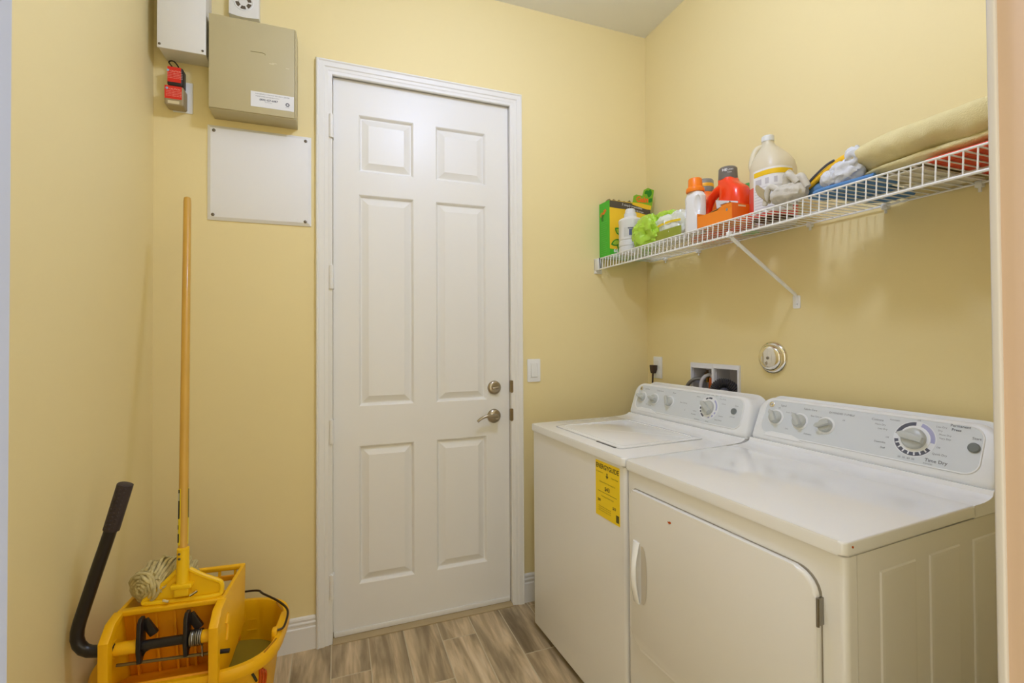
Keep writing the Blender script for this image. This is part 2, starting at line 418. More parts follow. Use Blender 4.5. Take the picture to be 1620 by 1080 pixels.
# low voltage plugs
t = thing('wall_outlet', (-.560, D, 2.19), 'white outlet plate behind the two red-labelled plug transformers', 'outlet')
obj('plate', G().box(-.600, -.533, D-.006, D, 2.196, 2.318, .002), PLASW, t)
obj('socket', G().box(-.582, -.551, D-.009, D-.006, 2.212, 2.302, .001), PLASW, t)
REDL = mat('red_label', (222, 44, 26), .45)
def plug(name, x0, x1, z0, z1, dep, m, label, foot):
    t = thing(name, ((x0+x1)/2, D-.008, z0), label, 'plug', group='plug transformers on the wall outlet')
    g = G(); g.prism(rrect(x0, x1, z0, z1, .008, 4), 'y', D-.008-dep, D-.009, .006, 3)
    obj('housing', g, m, t)
    zl0 = z0+.024 if foot else z0+.014
    l = obj('warning_label', G().box(x0+.002, x1-.006, D-.0092-dep, D-.0075-dep, zl0, z1-.002), REDL, t)
    g = G(); M = FW((x0+x1)/2, (zl0+z1)/2, .0094+dep)
    text_into(g, 'CAUTION', .008, M @ Matrix.Translation((.003, .011, 0)))
    for k in range(4): text_into(g, 'DO NOT UNPLUG POWER', .0042, M @ Matrix.Translation((.0, .003-.006*k, 0)))
    obj('label_lettering', g, mat('pale_print', (250, 190, 170), .6), l, smooth=0)
    obj('label_mark', G().lathe([(.0045, 0), (0, .0003)], 12, M @ Matrix.Translation((-.022, .013, 0))), mat('pale_blue_print', (150, 190, 215), .6), l)
    if foot:
        f = obj('rating_plate', G().box(x0+.012, x1-.014, D-.0085-dep, D-.0075-dep, z0+.006, z0+.017), mat('cream_label', (214, 200, 160), .5), t)
    return t
pb = plug('plug_transformer', -.606, -.554, 2.276, 2.350, .045, mat('dark_plug', (44, 38, 34), .5), 'black plug transformer with a red label, the upper of two', False)
plug('plug_transformer', -.612, -.549, 2.197, 2.272, .055, mat('beige_plug', (164, 146, 108), .5), 'beige plug transformer with a red label, the lower of two', True)
lp = bez([(-.588, D-.035, 2.350), (-.599, D-.030, 2.364), (-.607, D-.026, 2.377), (-.602, D-.024, 2.384), (-.590, D-.024, 2.383), (-.577, D-.030, 2.366), (-.570, D-.035, 2.350)], 6)
obj('cable_loop', G().tube(lp, .0025, 8), BLACK, pb)
# white access panel
t = thing('access_panel', (-.292, D, 1.78), 'flat white square access panel with four corner screws left of the door', 'panel')
g = G()
def rc(i, y): return [(-.483+i, D-y, 1.782+i), (-.101-i, D-y, 1.782+i), (-.101-i, D-y, 2.163-i), (-.483+i, D-y, 2.163-i)]
obj('cover', g.rings([rc(0, 0), rc(0, .004), rc(.012, .012), rc(.014, .0125)], cap0=False), mat('panel_white', (236, 235, 233), .5, bump=.03, bscale=80), t, smooth=15)
for x, z in ((-.459, 2.140), (-.122, 2.142), (-.462, 1.802), (-.124, 1.799)):
    g = G(); screw(g, FW(x, z, .0122), .0065, .003); obj('screw', g, SCREW, t)
g = G()
for k in range(4): g.tube([FW(-.197+.014*k, 1.801, .0126) @ Vector((.005*cos(2*pi*i/14), .006*sin(2*pi*i/14), 0)) for i in range(14)], .0007, 5, loop=True)
obj('embossed_mark', g, mat('panel_white', (0,0,0)), t)
# light switch
t = thing('light_switch', (.9255, D, 1.08), 'white rocker light switch between the door and the washer', 'switch')
obj('plate', G().prism(rrect(.891, .960, 1.082, 1.196, .004), 'y', D-.006, D, .002), mat('switch_white', (238, 238, 236), .35), t)
obj('rocker', G().prism([(D-.006, 1.106), (D-.012, 1.108), (D-.0085, 1.172), (D-.006, 1.172)], 'x', .909, .942, .001), PLASW, t)
obj('rocker_frame', G().tube([(.907, D-.006, 1.104), (.944, D-.006, 1.104), (.944, D-.006, 1.174), (.907, D-.006, 1.174)], .0013, 6, loop=True), PLASW, t)

# ---------------------------------------------------------------- items on the right wall
FR = lambda y, z, d=0: frame((XR-d, y, z), (0,-1,0), (0,0,1))
t = thing('wall_outlet', (XR, 2.098, 1.08), 'white outlet plate low on the right wall beside the corner', 'outlet')
obj('plate', G().box(XR-.006, XR, 2.063, 2.133, 1.082, 1.197, .002), PLASW, t)
g = G(); g.prism(rrect(2.081, 2.115, 1.148, 1.178, .008), 'x', XR-.009, XR-.005); g.prism(rrect(2.081, 2.115, 1.101, 1.131, .008), 'x', XR-.009, XR-.005)
obj('socket', g, PLASW, t)
t = thing('power_cord', (XR-.03, 2.11, 1.12), 'dark brown power cord plugged into the outlet behind the washer', 'cord')
CORD = mat('dark_cord', (66, 50, 40), .5)
obj('plug', G().prism([(2.092, 1.152), (2.128, 1.152), (2.126, 1.128), (2.118, 1.108), (2.104, 1.108), (2.094, 1.128)], 'x', XR-.036, XR-.009, .004), CORD, t)
obj('cord', G().tube(bez([(XR-.025, 2.111, 1.112), (XR-.027, 2.113, 1.05), (XR-.03, 2.112, .95), (XR-.032, 2.10, .70)], 6), .0045, 8), CORD, t)
# valve boxes
BOXW = mat('valve_box_white', (232, 232, 236), .4)
def vbox(y0, y1, label, hol):
    t = thing('valve_box', (XR, (y0+y1)/2, .99), label, 'utility box', group='washer valve boxes in the wall')
    g = G()
    for a, b, c_, d_ in cells([y0, hol[0], hol[1], y1], [.985, hol[2], hol[3], 1.180], [hol]): g.box(XR-.010, XR, a, b, c_, d_)
    obj('face_frame', g, BOXW, t, smooth=0)
    obj('frame_lip', G().tube([(XR-.010, hol[0], hol[2]), (XR-.010, hol[1], hol[2]), (XR-.010, hol[1], hol[3]), (XR-.010, hol[0], hol[3])], .003, 6, loop=True), BOXW, t)
    g = G(); a, b, c_, d_ = hol; e = .004
    g.box(XR, XR+.08, a, a+e, c_, d_); g.box(XR, XR+.08, b-e, b, c_, d_); g.box(XR, XR+.08, a, b, c_, c_+e); g.box(XR, XR+.08, a, b, d_-e, d_); g.box(XR+.078, XR+.082, a, b, c_, d_)
    obj('recess', g, mat('valve_box_inside', (205, 202, 206), .5), t, smooth=0)
    return t
va = vbox(1.696, 1.842, 'white recessed valve box holding the supply hoses, nearest the corner', WBX[1])
vb = vbox(1.549, 1.695, 'white recessed drain box holding the black corrugated hose', WBX[0])
BRASS = mat('brass', (200, 160, 70), .3, metal=1.)
for y in (1.787, 1.732):
    v = obj('valve', G().tube([(XR+.075, y, 1.118), (XR+.03, y, 1.118)], .010, 10).tube([(XR+.04, y, 1.118), (XR+.04, y, 1.088)], .009, 10), BRASS, va)
    obj('valve_handle', G().lathe([(.012, 0), (.012, .006), (.006, .01), (.006, .02), (0, .02)], 10, frame((XR+.04, y, 1.125), (1,0,0), (0,1,0))), mat('dark_bronze', (92, 70, 46), .4, metal=.6), v)
def hose(name, label, pts, r, m, ribs=0, cat='hose'):
    P = bez(pts, 10)
    rs = [r*(1+(.10 if ribs and (i//1) % 2 else 0)) for i in range(len(P))]
    o = bpy.data.objects.new
    g = G().tube(P, rs, 12)
    q = obj(name, g, m); q['label'] = label; q['category'] = cat; return q
hose('supply_hose', 'grey braided supply hose arching out of the valve box', [(XR+.04, 1.787, 1.095), (XR+.02, 1.800, 1.104), (XR-.015, 1.825, 1.095), (XR-.03, 1.850, 1.05), (XR-.035, 1.855, .95), (XR-.035, 1.84, .75)], .0085, mat('braided_hose', (128, 124, 116), .35, metal=.5, bump=.4, bscale=400))
hose('supply_hose', 'pale supply hose curving down in front of the brown hose', [(XR+.04, 1.735, 1.10), (XR+.025, 1.755, 1.125), (XR+.0, 1.776, 1.10), (XR-.015, 1.770, 1.04), (XR-.03, 1.75, .95), (XR-.03, 1.74, .75)], .0085, mat('pale_hose', (204, 202, 206), .4))
hose('copper_pipe', 'orange-brown pipe standing in the valve box', [(XR+.020, 1.737, 1.112), (XR+.016, 1.738, 1.08), (XR+.014, 1.737, 1.012)], .010, mat('copper', (188, 92, 32), .4, metal=.3), cat='pipe')
# corrugated drain hose
path = bez([(XR+.045, 1.583, 1.010), (XR+.03, 1.600, 1.065), (XR+.00, 1.632, 1.098), (XR-.03, 1.655, 1.085), (XR-.045, 1.665, 1.03), (XR-.045, 1.665, .95), (XR-.045, 1.665, .75)], 14)
q = obj('drain_hose', G().tube(path, [.0185+(.0045 if i % 2 else 0) for i in range(len(path))], 16), mat('black_rubber', (72, 70, 72), .4), smooth=15)
tag(q, 'black corrugated drain hose arching out of the drain box', 'hose')
# chrome dome cap
t = thing('chrome_cover', (XR, 1.388, 1.155), 'round polished chrome cap on the yellow wall above the machines', 'cover')
obj('flange', G().lathe([(.064, 0), (.064, .004), (.060, .010), (.054, .013), (.050, .013)], 72, FR(1.388, 1.220), cap=False), CHROME, t)
obj('dome', G().lathe([(.052, .008), (.052, .017), (.049, .023), (.044, .027), (.036, .0285), (.030, .029), (0, .030)], 72, FR(1.388, 1.220)), CHROME, t)
obj('centre_screw', G().lathe([(.006, .029), (.006, .032), (0, .033)], 12, FR(1.388, 1.220)), STEEL, t)

# ---------------------------------------------------------------- laundry machines
def knob(parent, M, r, ang, name='knob', grip=.0):
    """selector knob on a face matrix M"""
    obj('knob_ring', G().lathe([(r*1.28, 0), (r*1.28, .001), (r*1.05, .0022), (r*.9, .001)], 28, M, cap=False), CONW, parent, local=True)
    k = obj(name, G().lathe([(r, 0), (r, .007), (r*.93, .012), (r*.8, .0145), (0, .015)], 28, M), KNOB, parent, local=True)
    R = M @ Matrix.Rotation(ang, 4, 'Z')
    pts = [(-r*.98, -r*.26), (r*.75, -r*.34), (r*1.18, 0), (r*.75, r*.34), (-r*.98, r*.26)]
    obj('knob_grip', G().prism(pts, 'z', .010, .027, .003, 2, M=R), KNOB, k, local=True)
def machine(name, loc, rot, label, console, cat, hw=.338):
    """shell, worktop and console; local frame: x into depth, +y towards the far end, z up"""
    t = thing(name, loc, label, cat, rot)
    obj('cabinet', G().prism(rrect(.004, .665, -hw, hw, .013, 5, (1, .3, .3, 1)), 'z', .028, .8835, .003), ENAMB, t, local=True)
    for x in (.06, .60):
        for y in (-.29, .29): obj('levelling_foot', G().lathe([(.02, 0), (.02, .01), (.008, .012), (.008, .03), (0, .03)], 12, Matrix.Translation((x, y, 0))), BLACK, t, local=True)
    x0, z0, x1, z1 = console
    xc = x0-.085
    g = G(); g.prism(rrect(-.004, xc, -hw-.003, hw+.003, .013, 5, (1, 0, 0, 1)), 'z', .8865, .915, .005, 4)
    cv = [(xc-.006, .9149), (xc+.02, .9151), (xc+.04, .9158), (xc+.058, .9178), (xc+.072, .9212), (xc+.080, .9250), (x0, z0), (.672, z0), (.672, .8865), (xc-.006, .8865)]
    g.prism(cv, 'y', -hw-.003, hw+.003)
    obj('worktop', g, ENAM, t, local=True)
    # console: outline in (y, s), s measured up the leaning face
    L = sqrt((x1-x0)**2+(z1-z0)**2); ux, uz = (x1-x0)/L, (z1-z0)/L
    F = frame((x0, 0, z0), (0,-1,0), (ux, 0, uz))
    out = rrect(-hw, hw, .0, L, .052, 7, (.25, .25, 1, 1))
    # flare outward at the bottom
    out = [(a*(1+.012*(1-b/L)), b) for a, b in out]
    fr_ = [(a, b, 0) for a, b in out]
    rings = []
    for dep, ins in ((.0, .010), (-.004, .004), (-.012, .0), (-.045, 0.0)):
        rings.append([F @ Vector((a*(1-ins/hw), L/2+(b-L/2)*(1-ins/(L/2)), dep)) for a, b in out])
    rings.append([Vector((.668, (F @ Vector((a, b, 0))).y, z0+(b/L)*(z1-z0))) for a, b in out])
    obj('console', G().rings(rings), CONW, t, local=True, smooth=50)
    pan = rrect(-hw+.030, hw-.030, .026, L-.012, .036, 7, (.9, .9, .9, .9))
    # badge step at lower left of the panel
    pan = [(a, b) for a, b in pan]
    p = obj('control_panel', G().prism(pan, 'z', -.002, .0012, M=F), CONG, t, local=True)
    obj('panel_rim', G().tube([F @ Vector((a, b, .0008)) for a, b in pan], .0022, 6, loop=True), CONW, t, local=True)
    sw = [(-hw+.05, .018), (-hw+.055, .030), (-hw+.075, .036), (-hw+.15, .036), (-hw+.172, .029), (-hw+.195, .018)]
    obj('badge_step', G().prism(sw, 'z', .0, .0026, .001, 1, M=F), CONW, p, local=True)
    b = obj('round_badge', G().lathe([(.010, 0), (.010, .002), (.0085, .003), (0, .0032)], 20, F @ Matrix.Translation((-hw+.052, L-.030, .001))), CHROME, t, local=True)
    g = G(); B = F @ Matrix.Translation((-hw+.052, L-.030, .0045)); text_into(g, 'GE', .009, B); obj('badge_lettering', g, DARKPRINT, b, local=True, smooth=0)
    return t, F, L, hw
def arc_band(g, M, cx, cy, r0, r1, a0, a1, n=10, z=.0016):
    A = [a0+(a1-a0)*i/n for i in range(n+1)]
    pts = [(cx+r1*cos(a), cy+r1*sin(a)) for a in A]+[(cx+r0*cos(a), cy+r0*sin(a)) for a in reversed(A)]
    g.prism(pts, 'z', z-.001, z, M=M)
LAV = mat('lavender_print', (176, 178, 214), .5)
RINGW = mat('dial_ring_white', (234, 237, 240), .4)
BTN = mat('button_grey', (122, 128, 128), .3)

# washer
WROT = radians(3.3)
wa, F, L, hw = machine('washing_machine', (.849, 1.648, 0), WROT, 'white top-loading washer nearest the door, with a yellow label on its front', (.540, .929, .590, 1.078), 'washer')
def yb(Y): return -(Y-1.648)   # face coordinate of a world Y
for A_, ang in ((-.266, 2.9), (-.180, 3.0), (-.082, 2.0)):
    knob(wa, F @ Matrix.Translation((A_, .086, .0012)), .0215, ang)
cx, cy = .144, .089
obj('dial_ring', G().lathe([(.050, 0), (.050, .0005), (0, .0005)], 40, F @ Matrix.Translation((cx, cy, .0011))), RINGW, wa, local=True)
g = G()
for a0, a1 in ((1.35, 1.75), (1.85, 2.15), (2.7, 3.0), (3.15, 3.38), (3.5, 3.72), (3.85, 4.3)): arc_band(g, F, cx, cy, .033, .044, a0, a1, 6, .0022)
obj('dial_marks', g, DARKPRINT, wa, local=True)
g = G()
for a0, a1 in ((-.15, .95), (-.55, -.35), (-.95, -.75), (-1.4, -1.2)): arc_band(g, F, cx, cy, .034, .043, a0, a1, 6, .0022)
obj('dial_marks', g, LAV, wa, local=True, label='pale lavender marks of the dial')
knob(wa, F @ Matrix.Translation((cx, cy, .0016)), .029, 2.5, 'cycle_dial')
obj('start_button', G().lathe([(.012, 0), (.012, .004), (.010, .006), (0, .0065)], 24, F @ Matrix.Translation((.268, .092, .001))), BTN, wa, local=True)
g = G(); T = lambda s, a, b, size, al='CENTER', **k: text_into(g, s, size, F @ Matrix.Translation((a, b, .0018)), al, **k)
T('Load Size', -.245, .128, .0085); T('Temperature', -.155, .128, .0085); T('Rinse', -.062, .128, .0085)
T('Fabric Softener', .005, .092, .007); T('off', .02, .062, .006)
for k, s_ in enumerate(('Super', 'Large', 'Medium')): T(s_, -.225+.012*k, .056-.002*k, .005)
T('Whites', .090, .128, .007, 'RIGHT'); T('Colors', .085, .066, .007, 'RIGHT'); T('Delicates', .086, .052, .007, 'RIGHT'); T('Handwash', .112, .034, .007, 'RIGHT')
T('Perm Press', .190, .132, .007, 'LEFT'); T('Casual', .205, .114, .007, 'LEFT'); T('Cottons', .200, .064, .007, 'LEFT'); T('Speed Wash', .186, .047, .007, 'LEFT'); T('Rinse', .152, .033, .007)
T('Start', .276, .114, .0075); T('pull-push', .266, .070, .006)
for k, s_ in enumerate(('Fill', 'Wash', 'Rinse', 'Spin', 'Off')): T(s_, .150+.021*(k-2), .143, .0055)
T('Extra Large Capacity', -.20, .029, .006)
obj('printed_lettering', g, GREYPRINT, wa, local=True, smooth=0)
# lid, notch, printed strip on the worktop
obj('lid_seam', G().prism(rrect(.060, .452, -.236, .239, .022, 5), 'z', .9145, .9154), mat('seam_grey', (150, 152, 152), .5), wa, local=True)
lid = obj('lid', G().prism(rrect(.062, .450, -.234, .237, .020, 5), 'z', .914, .9185, .002, 3), ENAM, wa, local=True)
g = G(); R1 = rrect(.085, .430, -.210, .215, .03, 6)
g.tube([Vector((a, b, .9185)) for a, b in R1], .0022, 6, loop=True); obj('lid_bead', g, ENAM, lid, local=True)
obj('finger_notch', G().box(.0555, .0635, -.212, -.095, .9146, .9180, .001), mat('notch_dark', (108, 108, 106), .5), lid, local=True)
g = G()
M = frame((.0, 0, .9153), (1,0,0), (0,1,0))
text_into(g, 'WARNING   To reduce risk of injury do not place items', .010, M @ Matrix.Translation((.26, .290, 0))); text_into(g, 'exposed to cooking oils in this washer', .009, M @ Matrix.Translation((.22, .275, 0)))
for k in range(6): g.box(.115+.05*k, .145+.05*k, .300, .312, .9150, .9153)
obj('worktop_lettering', g, mat('pale_grey_print', (182, 186, 184), .6), wa, local=True, smooth=0)
# yellow energy label
Wf = lambda Y, z, d=0: frame((.004-d, Y-1.648, z), (0,-1,0), (0,0,1))
lab = obj('energy_label', G().box(.0025, .0042, -.309, -.171, .683, .874), mat('label_yellow', (252, 218, 12), .5), wa, local=True)
g = G(); M = Wf(1.648-.240, .778, .0018)
text_into(g, 'ENERGYGUIDE', .0225, M @ Matrix.Translation((0, .078, 0)), bold=.0006, sx=.88)
g.prism([(-.003, .062), (.003, .062), (.003, .052), (.008, .052), (0, .042), (-.008, .052), (-.003, .052)], 'z', 0, .0002, M=M)
text_into(g, 'U.S. Government', .006, M @ Matrix.Translation((-.045, .058, 0))); text_into(g, 'Clothes Washer', .006, M @ Matrix.Translation((.042, .052, 0)))
text_into(g, 'Estimated Yearly Operating Cost', .0068, M @ Matrix.Translation((0, .026, 0)))
text_into(g, '$43', .019, M @ Matrix.Translation((0, .006, 0)), bold=.0004)
g.box(-.055, .055, -.009, -.0078, 0, .0002, M=M)
text_into(g, 'Cost Range of Similar Models', .006, M @ Matrix.Translation((0, -.022, 0)))
text_into(g, '289', .012, M @ Matrix.Translation((-.048, -.040, 0)), bold=.0004); text_into(g, '$33', .012, M @ Matrix.Translation((.040, -.046, 0)), bold=.0004)
for k in range(3): text_into(g, 'kWh Estimated Yearly Electricity Use', .0048, M @ Matrix.Translation((-.016, -.060-.007*k, 0)))
g.box(.050, .066, -.086, -.062, 0, .0002, M=M)
obj('label_lettering', g, mat('label_ink', (92, 82, 18), .6), lab, local=True, smooth=0)
obj('toe_shadow_block', G().box(.02, .60, -.31, .31, .010, .03), BLACK, wa, local=True)  # solid black block put in for the shade under the cabinet

# dryer
DROT = radians(3.5)
dy, F, L, hw = machine('clothes_dryer', (.8857, .963, 0), DROT, 'white front-door dryer nearest the camera, with a large square timer panel', (.560, .936, .622, 1.086), 'dryer', .333)
for A_, ang in ((-.255, 2.2), (-.167, 2.2), (-.080, 3.6)):
    knob(dy, F @ Matrix.Translation((A_, .088, .0012)), .0225, ang)
cx, cy = .160, .093
obj('dial_ring', G().lathe([(.050, 0), (.050, .0005), (0, .0005)], 40, F @ Matrix.Translation((cx, cy, .0011))), RINGW, dy, local=True)
g = G()
arc_band(g, F, cx, cy, .034, .047, 1.62, 2.95, 12, .0022); arc_band(g, F, cx, cy, .034, .047, 3.3, 5.75, 18, .0022)
obj('dial_marks', g, DARKPRINT, dy, local=True)
g = G(); arc_band(g, F, cx, cy, .034, .047, -.10, 1.30, 12, .0022); obj('dial_marks', g, LAV, dy, local=True, label='pale lavender arc of the timer dial')
g = G()
for k in range(7):
    a = 3.55+.33*k; g.box(.037, .045, -.0018, .0018, .0021, .0026, M=F @ Matrix.Translation((cx, cy, 0)) @ Matrix.Rotation(a, 4, 'Z'))
obj('dial_ticks', g, RINGW, dy, local=True)
knob(dy, F @ Matrix.Translation((cx, cy, .0016)), .029, 2.95, 'timer_dial')
obj('start_button', G().lathe([(.0125, 0), (.0125, .004), (.0105, .006), (0, .0068)], 24, F @ Matrix.Translation((.287, .095, .001))), BTN, dy, local=True)
g = G(); T = lambda s, a, b, size, al='CENTER', **k: text_into(g, s, size, F @ Matrix.Translation((a, b, .0018)), al, **k)
T('Signal', -.236, .133, .0095); T('Fabric Care', -.140, .133, .0095); T('EXTENDED TUMBLE', -.040, .133, .0085)
T('Off', -.250, .123, .006); T('Loud', -.215, .112, .006); T('Cottons', -.195, .112, .006); T('Easy Care', -.120, .113, .007); T('On', -.100, .112, .006); T('Off', -.030, .114, .006)
T('Low', -.205, .055, .007); T('Delicates', -.130, .050, .007)
T('Cottons', .062, .132, .0095); T('More Dry', .072, .119, .007); T('Less Dry', .080, .107, .007); T('Automatic', .106, .138, .006)
T('Less Dry', .203, .136, .0065, 'LEFT'); T('Dry', .208, .126, .0065, 'LEFT'); T('More Dry', .212, .116, .0065, 'LEFT'); T('Very Dry', .214, .106, .0065, 'LEFT')
T('Permanent', .232, .145, .0095, 'LEFT', bold=.0002); T('Press', .236, .134, .0095, 'LEFT', bold=.0002)
T('Off', .163, .146, .006); T('Off', .212, .080, .006, 'LEFT'); T('Off', .096, .085, .006)
T('Dewrinkle', .080, .068, .007); T('Fluff', .090, .053, .007); T('20  30  40  50', .150, .037, .007)
T('Quick Dry', .205, .062, .0075, 'LEFT'); T('Time Dry', .192, .042, .0125, 'LEFT', bold=.0002); T('minutes', .190, .033, .0065, 'LEFT')
T('Start', .289, .119, .0095); T('Super Capacity Plus', -.21, .029, .006)
obj('printed_lettering', g, GREYPRINT, dy, local=True, smooth=0)
# door on the front, with handle and hinge
y0, y1, z0, z1 = .615-.958, 1.196-.958, .40, .852
y0 = -.322
pts = rrect(-.286, .301, .362, .834, .048, 7, (1, 1, .3, 1))
# local plane is x; polygon in (y,z)
obj('door_seam', G().prism(rrect(-.2875, .3025, .3605, .8355, .049, 7, (1, 1, .3, 1)), 'x', .0015, .0042), mat('seam_tan', (150, 142, 126), .6), dy, local=True)
ddoor = obj('door', G().prism(pts, 'x', -.013, .004, .008, 4), ENAMB, dy, local=True)
# handle: shallow scoop with a bowed grip
hy, hz0, hz1 = .258, .500, .684
g = G()
def scoop(u, v):
    a = u*2-1; z = hz0+.006+(hz1-hz0-.012)*v; wv = sqrt(max(0, 1-(2*v-1)**2))
    return (-.0135-.0005*wv, hy-.012-.026*(u)*(.35+.65*wv), z)
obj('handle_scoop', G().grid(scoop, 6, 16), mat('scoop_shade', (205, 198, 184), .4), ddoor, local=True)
pth = [( -.014-.020*sin(pi*i/14), hy-.001-.010*(sin(pi*i/14)-1), hz0+(hz1-hz0)*i/14) for i in range(15)]
rg = []
for i, p in enumerate(pth):
    k = .55+.45*sin(pi*i/14); wd = .0145-.006*sin(pi*i/14)
    rg.append([(p[0]+.008*k*cos(a), p[1]+wd*sin(a), p[2]) for a in [2*pi*q/12 for q in range(12)]])
obj('handle', G().rings(rg), ENAM, ddoor, local=True, label='white bowed pull handle')
hg = obj('hinge', G().box(-.012, .004, -.2905, -.2835, .735, .789, .001), STEEL, dy, local=True)
obj('hinge_pin', G().tube([(-.013, -.289, .734), (-.013, -.289, .790)], .003, 8), STEEL, hg, local=True)
sp = [(.0, .0), (.006, .002), (.0075, .006), (.003, .0055), (-.001, .008), (-.006, .0065), (-.0055, .003)]
obj('rust_spot', G().prism([(.124+a, .787+b) for a, b in sp], 'x', -.0134, -.0128), mat('rust', (186, 84, 18), .8, var=.4, vscale=200), ddoor, local=True)
obj('rust_spot', G().prism([(.0+.055+a*.4, -.3412) if 0 else (.020+a*.35, .901+b*.6) for a, b in sp], 'y', -.3372, -.3358), mat('rust', (0,0,0)), dy, local=True)
# side: seam, pressed ribs
g = G()
g.box(.036, .0375, -.3340, -.3325, .03, .883)
obj('side_seam', g, mat('seam_pale', (206, 202, 192), .5), dy, local=True)
for xa, xb in ((.110, .236), (.286, .410), (.465, .590)):
    def rr(i, y): return [(xa+i, y, .10+i), (xb-i, y, .10+i), (xb-i, y, .838-i), (xa+i, y, .838-i)]
    obj('pressed_panel', G().rings([rr(0, -.333), rr(.003, -.3355), rr(.008, -.3362), rr(.012, -.3362)], cap0=False), ENAMB, dy, local=True, smooth=30)
obj('toe_shadow_block', G().box(.02, .60, -.31, .31, .010, .03), BLACK, dy, local=True)  # black block painted in as shade below the dryer

# ---------------------------------------------------------------- wire shelf
ZS = 1.712; SXF, SXB = 1.290, 1.596; SY0, SY1 = .315, 2.150
sh = thing('wire_shelf', (SXB, 1.2, ZS), 'long white wire shelf with a front lip on the right wall', 'shelf')
# one wire mesh, shared by every wire
g = G(); r_ = .0019
g.tube([(SXB, 0, ZS), (SXF+.004, 0, ZS), (SXF, 0, ZS-.002), (SXF-.004, 0, ZS-.056)], r_, 6)
w0 = obj('wire', g, WIREM, sh)
n = int((SY1-SY0-.004)/.0254)
inv = world(sh).inverted()
for i in range(n+1):
    q = w0 if i == 0 else w0.copy()
    if i: C.objects.link(q); q.parent = sh
    q.location = (0, SY1-.002-.0254*i, 0)   # wire mesh was built at world y = 0
def rail(x, z, r): return G().tube([(x, SY0, z), (x, SY1, z)], r, 8)
obj('front_rail', rail(SXF, ZS+.001, .0029), WIREM, sh); obj('front_rail', rail(SXF-.004, ZS-.056, .0036), WIREM, sh)
obj('back_rail', rail(SXB, ZS-.003, .003), WIREM, sh); obj('middle_rail', rail(1.455, ZS-.0045, .0028), WIREM, sh)
for y in (2.02, 1.78, 1.55, 1.22, .97, .74, .50):
    c_ = obj('wall_clip', G().box(SXB-.006, XR, y-.008, y+.008, ZS-.014, ZS+.004, .002).tube([(SXB+.004, y, ZS-.014), (SXB+.004, y, ZS-.026)], .004, 8), PLASW, sh)
# brace to the wall
b = obj('brace', G().prism([(-.006, -.004), (.006, -.004), (.006, .004), (-.006, .004)], 'z', 0, 1, M=Matrix(((.31, 0, 0, 0), (0, 1, 0, 0), (0, 0, 1, 0), (0, 0, 0, 1)))) if 0 else G().tube([(SXF, 1.283, ZS-.050), (SXF+.012, 1.283, ZS-.064), (XR-.012, 1.283, 1.462), (XR-.003, 1.283, 1.450), (XR-.002, 1.283, 1.415)], [.006, .0065, .006, .006, .004], 8), WIREM, sh)
obj('brace_foot', G().prism(rrect(1.268, 1.298, 1.408, 1.456, .004), 'x', XR-.0035, XR, .001), WIREM, b)
g = G(); screw(g, FR(1.283, 1.424, .0035), .0045, .002); obj('screw', g, SCREW, b)
obj('rail_clip', G().box(SXF-.012, SXF+.010, 1.277, 1.289, ZS-.062, ZS-.040, .003), WIREM, b)
e = obj('end_bracket', G().box(SXF-.014, SXF+.006, SY1-.001, D, ZS-.060, ZS+.002, .002).box(SXF-.014, SXF+.03, D-.006, D, ZS-.075, ZS+.004, .001), PLASW, sh)
g = G(); g.lathe([(.007, 0), (.007, .004), (.004, .007), (0, .008)], 12, FW(SXF-.006, ZS-.068, .006)); obj('screw', g, PLASW, e)
obj('rail_end_cap', G().box(SXF-.007, SXF+.004, SY1-.002, SY1+.002, ZS-.060, ZS+.003), BLACK, sh)
ZT = ZS+.0032   # what stands on the shelf stands here

# ---------------------------------------------------------------- detergent box
BX0, BX1, BY0, BY1 = 1.308, 1.560, 2.088, 2.184; BZ1 = 2.004
t = thing('detergent_box', ((BX0+BX1)/2, (BY0+BY1)/2, ZT), 'open green and yellow detergent carton at the far end of the wire shelf', 'box')
GRN = mat('carton_green', (72, 190, 48), .42)
obj('carton_side', G().box(BX0-.001, BX0+.002, BY0, BY1, ZT, BZ1), GRN, t)
g = G(); g.box(BX0+.002, BX1, BY0, BY0+.002, ZT, BZ1); obj('carton_face', g, mat('carton_yellow', (246, 204, 46), .42, var=.05, vscale=5), t)
g = G(); g.box(BX1-.002, BX1, BY0+.002, BY1, ZT, BZ1-.006); g.box(BX0+.002, BX1, BY1-.002, BY1, ZT, BZ1); g.box(BX0+.002, BX1, BY0+.002, BY1, ZT, ZT+.002)
obj('carton_back', g, GRN, t)
f = frame((BX0+.002, BY0-.0004, ZT), (1,0,0), (0,0,1)); H_ = BZ1-ZT; W_ = BX1-BX0
band = obj('dark_band', G().prism([(0, H_-.001), (0, H_-.036), (W_*.45, H_-.040), (W_-.003, H_-.062), (W_-.003, H_-.030), (W_*.5, H_-.004)], 'z', 0, .0006, M=f), mat('carton_band', (84, 76, 66), .45), t)
obj('carton_foot', G().prism([(0, 0), (W_-.003, 0), (W_-.003, .05), (W_*.35, .034), (0, .040)], 'z', 0, .0006, M=f), GRN, t)
g = G(); text_into(g, '3 simply irresistible', .016, f @ Matrix.Translation((.135, H_-.022, .0012)) @ Matrix.Rotation(-.10, 4, 'Z')); text_into(g, '66 pacs / 66 cargas', .012, f @ Matrix.Translation((.16, H_-.042, .0012)) @ Matrix.Rotation(-.12, 4, 'Z'))
text_into(g, '66', .026, f @ Matrix.Translation((.035, .030, .0012)), bold=.001)
obj('carton_lettering', g, mat('print_white', (240, 240, 238), .5), t, smooth=0)
